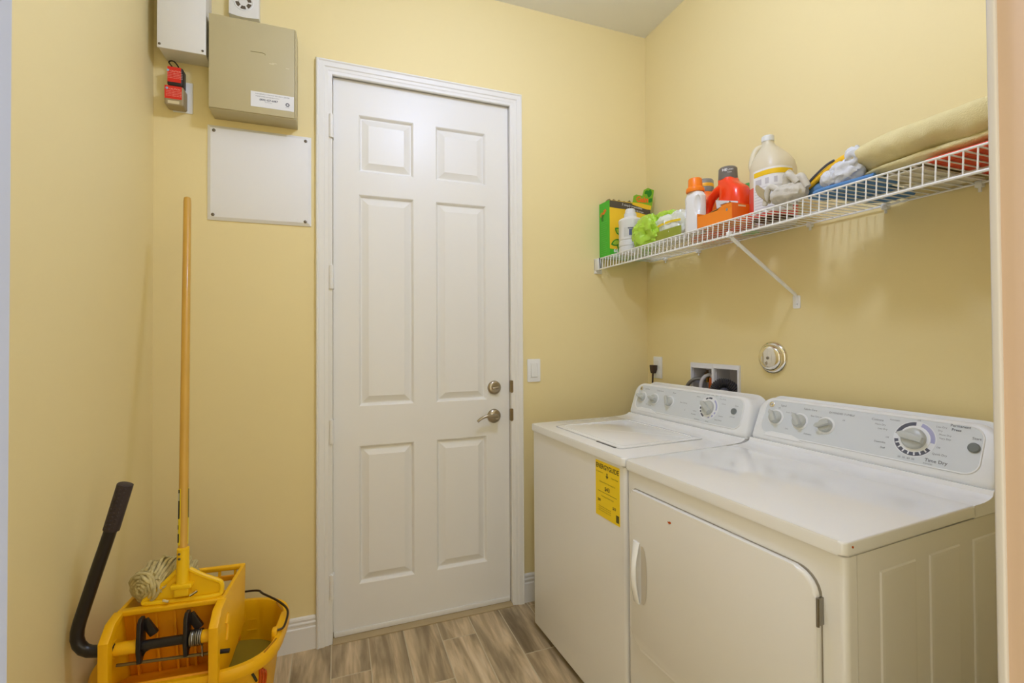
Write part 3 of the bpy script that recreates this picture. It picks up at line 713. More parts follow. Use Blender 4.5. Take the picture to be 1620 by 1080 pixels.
def leaf(g, M, l, w):
    pts = [(l*i/8, w*sin(pi*i/8)**.8) for i in range(9)]+[(l*i/8, -w*sin(pi*i/8)**.8) for i in range(7, 0, -1)]
    g.prism(pts, 'z', 0, .0004, M=M)
LEAFD = mat('leaf_dark', (42, 138, 36), .45); LEAFL = mat('leaf_light', (170, 200, 60), .45)
for nm, m_, k, dz in (('leaf_print', LEAFD, 1., .0), ('leaf_print', LEAFL, .68, .0006)):
    g = G()
    for x, z, a, l in ((.075, .115, 2.5, .055), (.07, .085, 3.5, .068), (.07, .08, 4.3, .05), (.085, .10, 1.1, .05)):
        off = l*(1-k)/2
        leaf(g, f @ Matrix.Translation((x, z, .0004+dz)) @ Matrix.Rotation(a, 4, 'Z') @ Matrix.Translation((off, 0, 0)), l*k, .017*k)
    obj(nm, g, m_, t)
# torn-open flap standing up at the right, with the orange name and leaves
fl = frame((BX0+.138, BY0-.001, BZ1-.012), (1,0,.0), (0,-.12,1)) 
flap = obj('open_flap', G().prism([(0, .010), (.005, .045), (.02, .054), (.058, .050), (.066, .082), (.09, .094), (.128, .086), (.122, .0), (.114, -.022), (.0, .002)], 'z', 0, .0015, M=fl), mat('flap_green', (134, 188, 44), .42), t)
obj('flap_yellow', G().prism([(.0, .012), (.05, .012), (.118, .004), (.114, -.022), (.0, .0)], 'z', .0015, .002, M=fl), mat('carton_yellow', (0,0,0)), flap)
g = G(); text_into(g, 'Gain', .040, fl @ Matrix.Translation((.058, .030, .0026)) @ Matrix.Rotation(.05, 4, 'Z'), bold=.0016); obj('flap_lettering', g, mat('orange_print', (250, 112, 34), .45), flap, smooth=0)
g = G(); leaf(g, fl @ Matrix.Translation((.095, .045, .002)) @ Matrix.Rotation(1.3, 4, 'Z'), .045, .014); leaf(g, fl @ Matrix.Translation((.1, .02, .002)) @ Matrix.Rotation(.9, 4, 'Z'), .03, .010); leaf(g, fl @ Matrix.Translation((.07, .062, .002)) @ Matrix.Rotation(.6, 4, 'Z'), .03, .01)
obj('flap_leaf_print', g, LEAFD, flap)
# torn cardboard edge along the top
g = G(); tp = []
for i in range(15): tp.append((BX0+.003+.011*i, BZ1+.018*abs(sin(i*1.1))*(.4+.6*random.random())+.006))
g.prism([(BX0+.003, BZ1-.02)]+tp+[(BX0+.157, BZ1-.02)], 'y', BY0+.034, BY0+.037)
obj('torn_edge', g, mat('torn_card', (146, 122, 82), .8, var=.2, vscale=60), t)
sd = frame((BX0-.0014, BY1, ZT), (0,-1,0), (0,0,1))
g = G(); text_into(g, 'Gain', .032, sd @ Matrix.Translation((.040, H_-.055, .0004)) @ Matrix.Rotation(.5, 4, 'Z'), bold=.0014); obj('carton_lettering', g, mat('orange_print', (0,0,0)), t, smooth=0, label='orange name on the green side')
g = G()
for k in range(16): g.box(.018, .060+.02*random.random(), .02+.011*k, .0215+.011*k, 0, .0003, M=sd)
obj('small_print_lines', g, mat('pale_green_print', (110, 205, 90), .5), t)
g = G(); leaf(g, sd @ Matrix.Translation((.02, H_-.075, .0002)) @ Matrix.Rotation(-.8, 4, 'Z'), .03, .01); leaf(g, sd @ Matrix.Translation((.02, H_-.075, .0002)) @ Matrix.Rotation(.3, 4, 'Z'), .03, .009); obj('leaf_print', g, LEAFD, t)

# ---------------------------------------------------------------- bottles
def sq_ring(cx, cy, z, a, b, p, n=32):
    out = []
    for i in range(n):
        th = 2*pi*i/n; c_, s_ = cos(th), sin(th)
        out.append((cx+math.copysign(abs(c_)**(2/p), c_)*a, cy+math.copysign(abs(s_)**(2/p), s_)*b, z))
    return out
# white ribbed bottle in front of the carton
px, py = 1.372, 1.998
t = thing('white_bottle', (px, py, ZT), 'white ribbed plastic bottle in front of the yellow carton', 'bottle', group=None)
MB = Matrix.Translation((px, py, ZT))
obj('bottle_body', G().lathe([(.050, 0), (.056, .006), (.056, .030), (.053, .034), (.056, .038), (.056, .060), (.053, .064), (.056, .068), (.056, .150), (.058, .154), (.058, .164), (.052, .172), (.034, .180), (.028, .184)], 32, MB), mat('bottle_white', (226, 226, 224), .4), t)
obj('cap', G().lathe([(.031, .182), (.030, .200), (.026, .204), (.024, .218), (.020, .224), (0, .225)], 28, MB), mat('cap_white', (222, 224, 222), .4), t)
g = G(); g.grid(lambda u, v: MB @ Vector((.0566*cos(3.55+1.35*u), .0566*sin(3.55+1.35*u), .078+.046*v)), 12, 1)
lb = obj('label', g, mat('bottle_label', (206, 206, 200), .5), t)
g = G(); g.grid(lambda u, v: MB @ Vector((.0571*cos(4.0+.32*u), .0571*sin(4.0+.32*u), .084+.030*v)), 6, 1); obj('label_patch', g, mat('label_blue', (78, 90, 128), .5), lb)
g = G(); g.grid(lambda u, v: MB @ Vector((.0571*cos(3.9+1.0*u), .0571*sin(3.9+1.0*u), .116+.006*v)), 8, 1); obj('label_stripe', g, DARKPRINT, lb)
# crumpled green bag with a pale printed pouch
t = thing('refill_bag', (1.385, 1.80, ZT), 'crumpled lime green and white refill bag between two white bottles', 'bag')
g = G()
g.blob((1.362, 1.830, ZT+.070), (.050, .088, .072), 2.6, .022, 14, 64, 40, 3, ridge=True, flat=ZT)
obj('bag_front', g, mat('lime_film', (172, 214, 62), .22, var=.12, vscale=16, coat=.4), t, smooth=24)
g = G(); g.blob((1.385, 1.690, ZT+.062), (.045, .115, .064), 3., .016, 16, 60, 36, 5, ridge=True, flat=ZT)
bp_ = obj('bag_back', g, mat('white_film', (226, 230, 218), .25, coat=.4), t, smooth=24)
obj('bag_fold', G().blob((1.39, 1.745, ZT+.128), (.032, .070, .022), 2.2, .010, 24, 40, 20, 8, ridge=True), mat('lime_film', (0,0,0)), t, smooth=24)
g = G()
for i, (z, m_) in enumerate(((.068, 'y'),)): g.grid(lambda u, v: (1.337-.003*sin(pi*u), 1.755-.165*u, ZT+.070+.010*v+.006*sin(3*u)), 10, 1)
obj('printed_stripe', g, mat('stripe_yellow', (238, 206, 44), .4), bp_)
g = G(); g.grid(lambda u, v: (1.336-.004*sin(pi*u), 1.770-.185*u, ZT+.006+.046*v), 10, 2); obj('printed_panel', g, mat('olive_print', (150, 160, 52), .4, var=.2, vscale=20), bp_)
obj('printed_leaf', G().blob((1.314, 1.862, ZT+.046), (.004, .016, .013), 2, .002, 40, 14, 8), mat('deep_leaf', (40, 128, 40), .4), t)
# white bottle with orange cap
px, py = 1.345, 1.512
t = thing('softener_bottle', (px, py, ZT), 'slim white bottle with an orange cap beside the green bag', 'bottle')
def slim(u, v):
    th = 2*pi*u; z = .168*v
    a, b = .027, .044
    if v > .86: k = 1-(v-.86)/.14*.38; a *= .55+.45*k; b *= k
    x, y = a*math.copysign(abs(cos(th))**.7, cos(th)), b*math.copysign(abs(sin(th))**.7, sin(th))
    for c0, wd in ((2.35, .42), (3.95, .42)):      # two pressed grips on the near face
        d = (th-c0)/wd; dz = (v-.63)/.24
        q = d*d+dz*dz
        if q < 1: x += .014*(1-q)**.6; y *= 1-.10*(1-q)
    return (px+x, py+y, ZT+z)
nu, nv = 72, 48
g = G(); g.rings([[slim(i/nu, j/nv) for i in range(nu)] for j in range(nv+1)])
obj('bottle_body', g, mat('gloss_white_plastic', (234, 234, 234), .22, coat=.3), t, smooth=50)
MB = Matrix.Translation((px, py, ZT))
obj('cap', G().lathe([(.034, .164), (.036, .170), (.034, .180), (.027, .185), (.0265, .214), (.024, .219), (0, .220)], 32, MB), mat('orange_cap', (250, 134, 24), .35), t)
# orange bottle behind
px, py = 1.500, 1.628
t = thing('orange_bottle', (px, py, ZT), 'orange bottle with a grey and yellow cap behind the orange-capped white bottle', 'bottle')
g = G(); g.rings([sq_ring(px, py, ZT+z, a, b, p) for z, a, b, p in ((0, .036, .062, 3), (.008, .040, .066, 3), (.12, .040, .066, 3), (.175, .036, .054, 2.6), (.200, .034, .040, 2.2), (.212, .034, .034, 2))])
obj('bottle_body', g, mat('orange_plastic', (250, 120, 22), .35), t)
MB = Matrix.Translation((px, py, ZT))
obj('cap', G().lathe([(.036, .210), (.037, .214), (.035, .262), (.032, .266), (0, .267)], 28, MB), mat('cap_grey', (138, 134, 128), .4), t)
obj('cap_band', G().lathe([(.0362, .232), (.0368, .233), (.0364, .246), (.0358, .247)], 28, MB, cap=False), mat('cap_yellow', (244, 180, 40), .4), t)
# red-orange detergent jug
jy, jx = 1.450, 1.452
t = thing('detergent_jug', (jx, jy, ZT), 'red-orange detergent jug with a loop handle and grey cap', 'jug')
RED = mat('red_orange_plastic', (250, 66, 18), .25, coat=.3)
g = G()
prof_ = [(0, .0, .095, .046), (.006, .0, .100, .050), (.045, .0, .100, .050), (.075, -.020, .078, .050), (.11, -.034, .060, .049), (.145, -.034, .056, .046), (.165, -.026, .054, .042), (.180, -.012, .046, .038), (.195, -.004, .036, .035), (.210, .0, .033, .033)]
g.rings([sq_ring(jx, jy+dy_, ZT+z, a, b, 2.8, 40) for z, dy_, b, a in prof_])
obj('jug_body', g, RED, t, smooth=60)
hp = bez([(jx-.012, jy-.020, ZT+.172), (jx-.020, jy+.018, ZT+.172), (jx-.024, jy+.058, ZT+.150), (jx-.024, jy+.085, ZT+.108), (jx-.020, jy+.090, ZT+.060), (jx-.016, jy+.082, ZT+.020)], 8)
obj('handle', G().tube(hp, [.024-.006*sin(pi*i/(len(hp)-1)) for i in range(len(hp))], 16), RED, t)
MB = Matrix.Translation((jx, jy, ZT))
cp = obj('cap', G().lathe([(.035, .206), (.036, .212), (.034, .250), (.030, .255), (0, .256)], 32, MB), mat('cap_dark_grey', (116, 110, 102), .35), t)
M = frame((jx-.71*.0335, jy-.70*.0335, ZT+.234), (.70,-.71,0), (.02,.02,1))
g = G(); text_into(g, 'HE', .014, M @ Matrix.Translation((-.012, .004, .0025)), bold=.0004); text_into(g, 'TURBO', .007, M @ Matrix.Translation((.008, .004, .0035))); text_into(g, 'Clean', .007, M @ Matrix.Translation((.006, -.006, .0035)))
obj('cap_lettering', g, mat('print_white', (0,0,0)), cp, smooth=0)
g = G(); lf = lambda u, v: (jx-.0505+.0*u-.0012+.016*max(0, u-.75)**2*8, jy-.004-.086*u+.016*v*(1-u), ZT+.022+.104*v-.030*u*v)
g.grid(lf, 14, 8); lab_ = obj('label', g, mat('jug_label', (228, 228, 228), .45), t)
g = G(); M = frame((jx-.0523, jy-.040, ZT+.075), (0,-1,0), (0,0,1))
for k in range(5): g.box(-.026+.005*k, .004, .022-.011*k, .027-.011*k, 0, .0006, M=M)
g.prism([(.018, .03), (.026, .024), (.024, .012), (.014, .016)], 'z', 0, .0006, M=M); g.box(.012, .018, -.02, -.012, 0, .0006, M=M); g.box(.022, .028, -.022, -.014, 0, .0006, M=M)
obj('label_print', g, mat('label_navy', (62, 66, 92), .5), lab_)
# open small orange carton at the front
OX0, OX1, OY0, OY1, OH = 1.304, 1.398, 1.285, 1.458, .062
t = thing('orange_carton', ((OX0+OX1)/2, (OY0+OY1)/2, ZT), 'low open orange carton lying in front of the red-orange jug', 'box')
ORC = mat('orange_card', (247, 138, 20), .45); ORD = mat('orange_card_end', (238, 108, 12), .45)
g = G(); g.box(OX0, OX0+.002, OY0, OY1, ZT, ZT+OH-.012); g.box(OX1-.002, OX1, OY0, OY1, ZT, ZT+OH); g.box(OX0, OX1, OY1-.002, OY1, ZT, ZT+OH); g.box(OX0, OX1, OY0, OY1, ZT, ZT+.002)
g.prism([(OY0, ZT+OH-.013), (OY0, ZT+OH), (OY0+.045, ZT+OH), (OY0+.075, ZT+OH-.013)], 'x', OX0, OX0+.002)
obj('tray', g, ORC, t)
obj('end_panel', G().box(OX0-.0005, OX1, OY0-.0006, OY0+.0014, ZT, ZT+OH), ORD, t)
obj('top_flap', G().prism([(OX0+.002, ZT+OH+.002), (OX1, ZT+OH-.004), (OX1, ZT+OH-.002), (OX0+.002, ZT+OH+.004)], 'y', OY0+.01, OY0+.055), ORC, t)
obj('lid_flap', G().prism([(OY0+.055, ZT+OH-.002), (OY0+.12, ZT+OH-.012), (OY1, ZT+OH-.024), (OY1, ZT+OH-.022), (OY0+.12, ZT+OH-.009), (OY0+.055, ZT+OH)], 'x', OX0+.006, OX1-.004), mat('card_inside', (150, 118, 62), .7), t)
obj('grip_dot', G().lathe([(.005, 0), (0, .0006)], 16, frame((OX0-.0003, OY0+.024, ZT+OH-.020), (0,-1,0), (0,0,1))), GREYPRINT, t)
obj('end_mark', G().box(-.02, .015, -.003, .003, 0, .0004, M=frame(((OX0+OX1)/2, OY0-.0006, ZT+OH-.008), (1,0,0), (0,0,1))), mat('pale_mark', (236, 206, 160), .5), t)
# green bottle behind jug
px, py = 1.545, 1.432
t = thing('green_bottle', (px, py, ZT), 'green bottle half hidden between the red-orange jug and white jugs', 'bottle')
g = G(); g.rings([sq_ring(px, py, ZT+z, a, b, 2.6) for z, a, b in ((0, .026, .032), (.006, .030, .036), (.10, .030, .036), (.15, .026, .030), (.175, .022, .022), (.185, .016, .016))])
obj('bottle_body', g, mat('green_plastic', (120, 206, 112), .3), t)
obj('handle_rib', G().tube(bez([(px-.028, py+.004, ZT+.02), (px-.031, py+.0, ZT+.08), (px-.029, py-.012, ZT+.13), (px-.022, py-.018, ZT+.16)], 6), .007, 10), mat('green_rib', (70, 170, 70), .3), t)
obj('cap', G().lathe([(.017, .182), (.017, .198), (0, .199)], 20, Matrix.Translation((px, py, ZT))), mat('green_cap', (96, 180, 90), .35), t)
# white jug behind with orange label
def gallon(px, py, name, label, s=1.):
    t = thing(name, (px, py, ZT), label, 'jug')
    return t
t = gallon(1.545, 1.318, 'cleaner_jug', 'white jug with an orange label band, mostly hidden behind the clear jug')
px, py = 1.545, 1.318
g = G(); g.rings([sq_ring(px, py, ZT+z, a, b, 3) for z, a, b in ((0, .042, .070), (.006, .046, .074), (.155, .046, .074), (.20, .040, .056), (.235, .028, .030), (.25, .020, .020), (.262, .019, .019))])
obj('jug_body', g, mat('jug_white', (228, 226, 220), .35), t, smooth=60)
obj('cap', G().lathe([(.021, .260), (.021, .278), (.019, .280), (0, .280)], 24, Matrix.Translation((px, py, ZT))), PLASW, t)
g = G(); g.rings([sq_ring(px, py, ZT+z, .0467, .0747, 3) for z in (.112, .150)], cap0=False, cap1=False); obj('label_band', g, mat('label_orange', (226, 146, 26), .45), t)
g = G(); g.rings([sq_ring(px, py, ZT+z, .0465, .0745, 3) for z in (.008, .111)], cap0=False, cap1=False); obj('label', g, mat('label_white', (234, 232, 232), .45), t)
# translucent gallon jug with red liquid
px, py = 1.432, 1.228
t = thing('cleaner_jug', (px, py, ZT), 'tall translucent jug of red liquid with a white label and cap', 'jug')
def hdpe():
    m = bpy.data.materials.new('translucent_plastic'); m.use_nodes = True; nt = m.node_tree
    b = nt.nodes['Principled BSDF']; b.inputs['Base Color'].default_value = (*lin((244, 236, 208)), 1); b.inputs['Roughness'].default_value = .35
    tl = nt.nodes.new('ShaderNodeBsdfTranslucent'); tl.inputs[0].default_value = (*lin((244, 240, 230)), 1)
    tr = nt.nodes.new('ShaderNodeBsdfTransparent'); tr.inputs[0].default_value = (*lin((244, 240, 230)), 1)
    m1 = nt.nodes.new('ShaderNodeMixShader'); m1.inputs[0].default_value = .2; m2 = nt.nodes.new('ShaderNodeMixShader'); m2.inputs[0].default_value = .18
    nt.links.new(b.outputs[0], m1.inputs[1]); nt.links.new(tl.outputs[0], m1.inputs[2]); nt.links.new(m1.outputs[0], m2.inputs[1]); nt.links.new(tr.outputs[0], m2.inputs[2])
    nt.links.new(m2.outputs[0], nt.nodes['Material Output'].inputs[0]); return m
HD = hdpe()
gp = [(0, 0, .061, .063), (.008, 0, .066, .068), (.112, 0, .066, .068), (.165, 0, .066, .068), (.195, .002, .062, .063), (.220, .007, .050, .050), (.243, .013, .034, .034), (.262, .018, .021, .021), (.272, .019, .018, .018), (.282, .019, .018, .018)]
g = G(); g.rings([sq_ring(px, py+o_, ZT+z, a, b, 2.7, 40) for z, o_, a, b in gp]); jug = obj('jug_body', g, HD, t, smooth=60)
jug['label'] = 'milky translucent jug body'
g = G(); g.rings([sq_ring(px, py, ZT+z, a, b, 2.7, 40) for z, a, b in ((.0, .063, .065), (.010, .0672, .0692), (.108, .0672, .0692))]); obj('red_liquid', g, mat('red_liquid', (226, 84, 72), .35), jug)
obj('cap', G().lathe([(.019, .276), (.0205, .278), (.0205, .294), (.018, .297), (0, .297)], 28, Matrix.Translation((px, py+.019, ZT))), mat('cap_white', (0,0,0)), t)
hp = bez([(px-.012, py+.031, ZT+.260), (px-.026, py+.040, ZT+.254), (px-.036, py+.047, ZT+.232), (px-.042, py+.050, ZT+.196), (px-.040, py+.046, ZT+.176)], 6)
obj('handle', G().tube(hp, [.011]*len(hp), 12), HD, jug)
def on_side(u, v, z0, z1, off=.0008, u0=2.72, u1=4.35):
    th = u0+(u1-u0)*u; c_, s_ = cos(th), sin(th); p = 2.7
    return (px+math.copysign(abs(c_)**(2/p), c_)*(.0675+off), py+math.copysign(abs(s_)**(2/p), s_)*(.0695+off), ZT+z0+(z1-z0)*v)
lb = obj('label', G().grid(lambda u, v: on_side(u, v, .012, .162, .0008, 2.95, 4.75), 18, 1), mat('label_white', (0,0,0)), t)
obj('label_band', G().grid(lambda u, v: on_side(u, v, .138, .155, .0014, 2.99, 4.75), 18, 1), mat('label_band_yellow', (240, 196, 20), .45), lb)
g = G()
for th in (3.15, 3.5, 3.95):
    c0 = [on_side(0, 0, .118, .118, .0016, th, th)][0]
    for k in range(12):
        a = 2*pi*k/12
    g.grid(lambda u, v: on_side(u, v, .108, .128, .0014, th-.09, th+.09), 3, 1)
for k in range(8): g.grid(lambda u, v: on_side(u, v, .098-.010*k, .0995-.010*k, .0014, 3.02, 4.4), 12, 1)
obj('label_print', g, mat('label_print_grey', (196, 192, 196), .5), lb)

# ---------------------------------------------------------------- gloves, cloths, towel
t = thing('work_glove', (1.345, 1.085, ZT), 'soiled off-white work glove crumpled beside the translucent jug', 'glove')
GLV = mat('soiled_cotton', (206, 200, 186), .85, var=.22, vscale=28, bump=.5, bscale=300)
obj('glove_palm', G().blob((1.330, 1.085, ZT+.034), (.028, .056, .030), 2.2, .012, 26, 44, 24, 11, ridge=True, flat=ZT), GLV, t, smooth=60)
for (a, b, c_, r) in (((1.33, 1.115, .055), (1.325, 1.150, .075), (1.322, 1.166, .020), .011), ((1.33, 1.09, .06), (1.318, 1.075, .092), (1.322, 1.045, .060), .013), ((1.34, 1.07, .06), (1.326, 1.040, .078), (1.33, 1.020, .04), .013), ((1.36, 1.10, .06), (1.352, 1.110, .100), (1.345, 1.09, .110), .012)):
    P = bez([(a[0], a[1], ZT+a[2]), (b[0], b[1], ZT+b[2]), (c_[0], c_[1], ZT+c_[2])], 6)
    obj('finger', G().tube(P, [r*(1-.25*i/(len(P)-1)) for i in range(len(P))], 10), GLV, t, smooth=60)
obj('cuff', G().rings([[(1.326-.010*k+.014*cos(2*pi*i/16), 1.158+.008*k+.006*sin(2*pi*i/16), ZT+.045+.022*sin(2*pi*i/16)*1.0+.012*k) for i in range(16)] for k in range(3)], cap0=False, cap1=False), mat('cuff_tan', (176, 160, 124), .9), t)
# yellow and blue gloves with grey piping
t = thing('padded_glove', (1.40, .98, ZT), 'yellow and blue padded glove with grey piping beside the towel', 'glove')
YG = mat('glove_yellow', (240, 186, 30), .8, bump=.4, bscale=250); BG = mat('glove_blue', (96, 138, 180), .85, bump=.5, bscale=250)
def strip(P, wd, th, m, name):
    """flattened tube along P: wd across x/z, th thick"""
    P = bez(P, 8); rg = []
    for i, p in enumerate(P):
        k = min(1, .35+3*min(i, len(P)-1-i)/(len(P)-1)); rg.append([p+Vector((wd*k*cos(a), 0, th*k*sin(a)+wd*.55*k*cos(a))) for a in [2*pi*q/14 for q in range(14)]])
    return obj(name, G().rings(rg), m, t, smooth=60)
strip([(1.368, 1.062, ZT+.040), (1.366, 1.030, ZT+.058), (1.366, .985, ZT+.082), (1.368, .94, ZT+.100), (1.372, .905, ZT+.104), (1.38, .87, ZT+.098)], .016, .012, YG, 'yellow_back')
strip([(1.395, 1.072, ZT+.050), (1.395, 1.04, ZT+.070), (1.395, 1.00, ZT+.084), (1.395, .95, ZT+.092)], .018, .014, BG, 'blue_palm')
obj('inner_lining', G().blob((1.385, 1.00, ZT+.030), (.030, .055, .028), 2.2, .006, 26, 32, 18, 4, flat=ZT), BG, t, smooth=60)
PIPE = mat('grey_piping', (84, 84, 92), .7)
obj('piping', G().tube(bez([(1.352, 1.050, ZT+.034), (1.350, 1.066, ZT+.040), (1.352, 1.074, ZT+.052), (1.350, 1.062, ZT+.030), (1.349, 1.045, ZT+.032), (1.350, 1.034, ZT+.056), (1.351, 1.008, ZT+.076), (1.353, .978, ZT+.094), (1.358, .958, ZT+.102)], 6), .0034, 8), PIPE, t)
obj('cuff_roll', G().tube(bez([(1.362, 1.078, ZT+.010), (1.356, 1.086, ZT+.026), (1.360, 1.082, ZT+.042), (1.372, 1.074, ZT+.048)], 5), .010, 10), mat('glove_white', (226, 226, 224), .85, bump=.4, bscale=250), t)
# grey-white crumpled cloth
t = thing('white_rag', (1.345, .93, ZT), 'crumpled pale grey rag between the yellow glove and the towel', 'cloth')
RAG = mat('pale_grey_cotton', (216, 218, 222), .85, bump=.4, bscale=280, var=.05, vscale=20)
obj('rag_body', G().blob((1.335, .908, ZT+.046), (.026, .044, .032), 2.2, .011, 30, 48, 28, 21, ridge=True), RAG, t, smooth=70)
obj('rag_fold', G().blob((1.330, .880, ZT+.080), (.020, .022, .026), 2.4, .008, 40, 40, 24, 31, ridge=True), RAG, t, smooth=70)
obj('rag_fold', G().blob((1.322, .945, ZT+.040), (.016, .026, .020), 2.2, .007, 44, 36, 20, 9, ridge=True), RAG, t, smooth=70)
# folded blue cloth under it
t = thing('blue_cloth', (1.44, .92, ZT), 'folded blue cloth lying flat under the pale rag', 'cloth')
BLU = mat('blue_microfibre', (92, 138, 190), .9, bump=.5, bscale=300, var=.10, vscale=14)
for (a, b, c_, d_, z, s_) in ((1.315, 1.590, .865, .985, .005, 2), (1.308, 1.44, .825, .975, .010, 6)):
    obj('cloth_layer', G().blob(((a+b)/2, (c_+d_)/2, ZT+z), ((b-a)/2, (d_-c_)/2, .006), 5, .004, 18, 44, 16, s_, flat=ZT if z < .01 else None), BLU, t, smooth=70)
obj('cloth_roll', G().tube(bez([(1.312, .985, ZT+.008), (1.310, .95, ZT+.010), (1.311, .89, ZT+.009), (1.312, .82, ZT+.008)], 6), .007, 10), BLU, t, smooth=70)
# towel
t = thing('folded_towel', (1.45, .65, ZT), 'thick folded cream bath towel on the near end of the wire shelf', 'towel')
TOW = mat('cream_terry', (226, 212, 158), .95, bump=1., bscale=420, var=.07, vscale=30)
def towel(y0, y1, z0, z1, x0, x1, seed, amp, drop):
    nu, nv = 84, 40; rings = []
    def sg(v, e): return math.copysign(abs(v)**e, v)
    for j in range(nu+1):
        u = -1+2*j/nu; e_ = sqrt(max(0, 1-abs(u)**5)); e_ = max(e_, .03); ring = []
        for i in range(nv):
            th = 2*pi*i/nv; x = (x0+x1)/2+(x1-x0)/2*sg(cos(th), .8)*(.62+.38*e_)
            zz = sg(sin(th), .75)*e_
            y = y0+(y1-y0)*(u+1)/2
            h = (z1-z0)/2; zc = (z0+z1)/2
            z = zc+h*zz
            if zz > 0: z -= drop*max(0, u)**2*zz
            p = Vector((x, y, z)); n_ = noise.fractal(p*9+Vector((seed, 0, 0)), .9, 2, 4)
            fold = sin(y*46+noise.noise(p*7)*5)*.5*max(0, .6-zz)
            z += amp*n_; x += amp*1.3*n_+amp*.9*fold
            ring.append((x, y, max(z, z0)))
        rings.append(ring)
    return G().rings(rings)
obj('upper_fold', towel(.36, .925, ZT+.024, ZT+.130, 1.300, 1.592, 2., .010, .004), TOW, t, smooth=80)
obj('lower_fold', towel(.36, .880, ZT+.013, ZT+.048, 1.322, 1.585, 8., .005, .006), TOW, t, smooth=80)
# red-orange packet under the towel
t = thing('orange_packet', (1.45, .54, ZT), 'flat red-orange packet under the near end of the towel', 'packet')
obj('packet_body', G().box(1.315, 1.590, .345, .712, ZT, ZT+.012, .004, 2), mat('packet_red', (226, 74, 20), .5, var=.15, vscale=16), t)
g = G()
for k in range(5): g.box(1.34+.05*k, 1.362+.05*k, .40, .70, ZT-.0008, ZT+.0006)
obj('packet_bands', g, mat('packet_dark', (206, 58, 14), .5), t)
t = thing('card_sheet', (1.46, .81, ZT), 'pale cream card lying on the wires under the towel', 'card')
obj('card', G().box(1.335, 1.585, .722, .815, ZT, ZT+.003, .001, 1), mat('card_cream', (226, 220, 196), .6), t)

# ---------------------------------------------------------------- mop bucket, wringer, mop (local frame shared by the three)
BLOC = (-.41, 1.69, 0); BROT = radians(-5)
bk = thing('mop_bucket', BLOC, 'yellow plastic mop bucket on casters with a wire bail, in the corner', 'bucket', BROT)
def oval(s, z, n=56, p=3.3):
    return sq_ring(.004, .054, z-.026, .247*s, .205*s, p, n)
rim_prof = [(.76, .085), (.90, .365), (.915, .372), (.985, .366), (1.0, .372), (1.0, .392), (.985, .401), (.925, .401), (.905, .393), (.885, .37), (.755, .10)]
rings = [oval(s, z) for s, z in rim_prof]
obj('tub', G().rings(rings), YEL, bk, local=True, smooth=50)
# moulded lip pads, slots on the rim, level marks inside
g = G()
for (x, y, a) in ((.226, -.052, 1.25), (.208, .170, -1.1)):
    g.box(-.034, .034, -.0028, .0028, .3745, .3762, .001, M=Matrix.Translation((x, y, 0)) @ Matrix.Rotation(a, 4, 'Z'))
obj('rim_slots', g, mat('slot_shade', (176, 116, 8), .6), bk, local=True)
obj('bail_lug', G().box(.218, .234, -.008, .020, .359, .392, .005, 2), YEL, bk, local=True)
obj('pouring_lip', G().box(.222, .247, .015, .125, .366, .380, .005, 3), YEL, bk, local=True)
g = G()
for z in (.30, .335): g.box(.095, .125, .216, .2185, z-.02, z-.017)
obj('level_marks', g, YEL, bk, local=True)
obj('dirty_water', G().rings([oval(.838, .272), oval(.839, .2725)]), mat('dirty_water', (150, 130, 40), .08, ior=1.33), bk, local=True)
bail = bez([(-.08, .256, .385), (.02, .256, .398), (.086, .247, .404), (.126, .239, .405), (.148, .212, .405), (.205, .153, .404), (.244, .096, .404), (.254, .060, .398), (.250, .018, .386), (.236, .008, .384), (.226, .008, .384)], 5)
obj('bail_handle', G().tube(bail, .0035, 8), mat('dark_wire', (70, 58, 44), .4, metal=.7), bk, local=True, label='dark bent wire bail')
g = G()
for x, y in ((-.14, -.05), (.15, -.05), (-.14, .16), (.15, .16)):
    pass
for x, y in ((-.14, -.05), (.15, -.05), (-.14, .16), (.15, .16)):
    c_ = obj('caster', G().box(x-.02, x+.02, y-.016, y+.016, .050, .062, .003), BLACK, bk, local=True)
    obj('wheel', G().lathe([(.010, -.011), (.025, -.011), (.027, -.006), (.027, .006), (.025, .011), (.010, .011)], 20, Matrix.Translation((x, y, .027)) @ Matrix.Rotation(pi/2, 4, 'X')), mat('grey_rubber', (90, 88, 84), .6), c_, local=True)
# warning print on the right front of the tub
def on_tub(th, z, off=.002):
    s = .76+(.90-.76)*(z-.059)/.28; c_, s_ = cos(th), sin(th); p = 3.3
    return Vector((.004+math.copysign(abs(c_)**(2/p), c_)*(.247*s+off), .054+math.copysign(abs(s_)**(2/p), s_)*(.205*s+off), z))
g = G(); g.tube([on_tub(-.80+.05*i, .335-.014*i, .002) for i in range(4)], .0035, 6)
obj('printed_mark', g, mat('green_black_print', (48, 52, 30), .5), bk, local=True)
g = G()
for k in range(3): g.tube(bez([on_tub(-.60+.06*k, .333-.012*k), on_tub(-.56+.09*k, .285), on_tub(-.60+.09*k, .21)], 5), .004, 6)
obj('printed_figure', g, mat('red_print', (205, 84, 14), .5), bk, local=True)

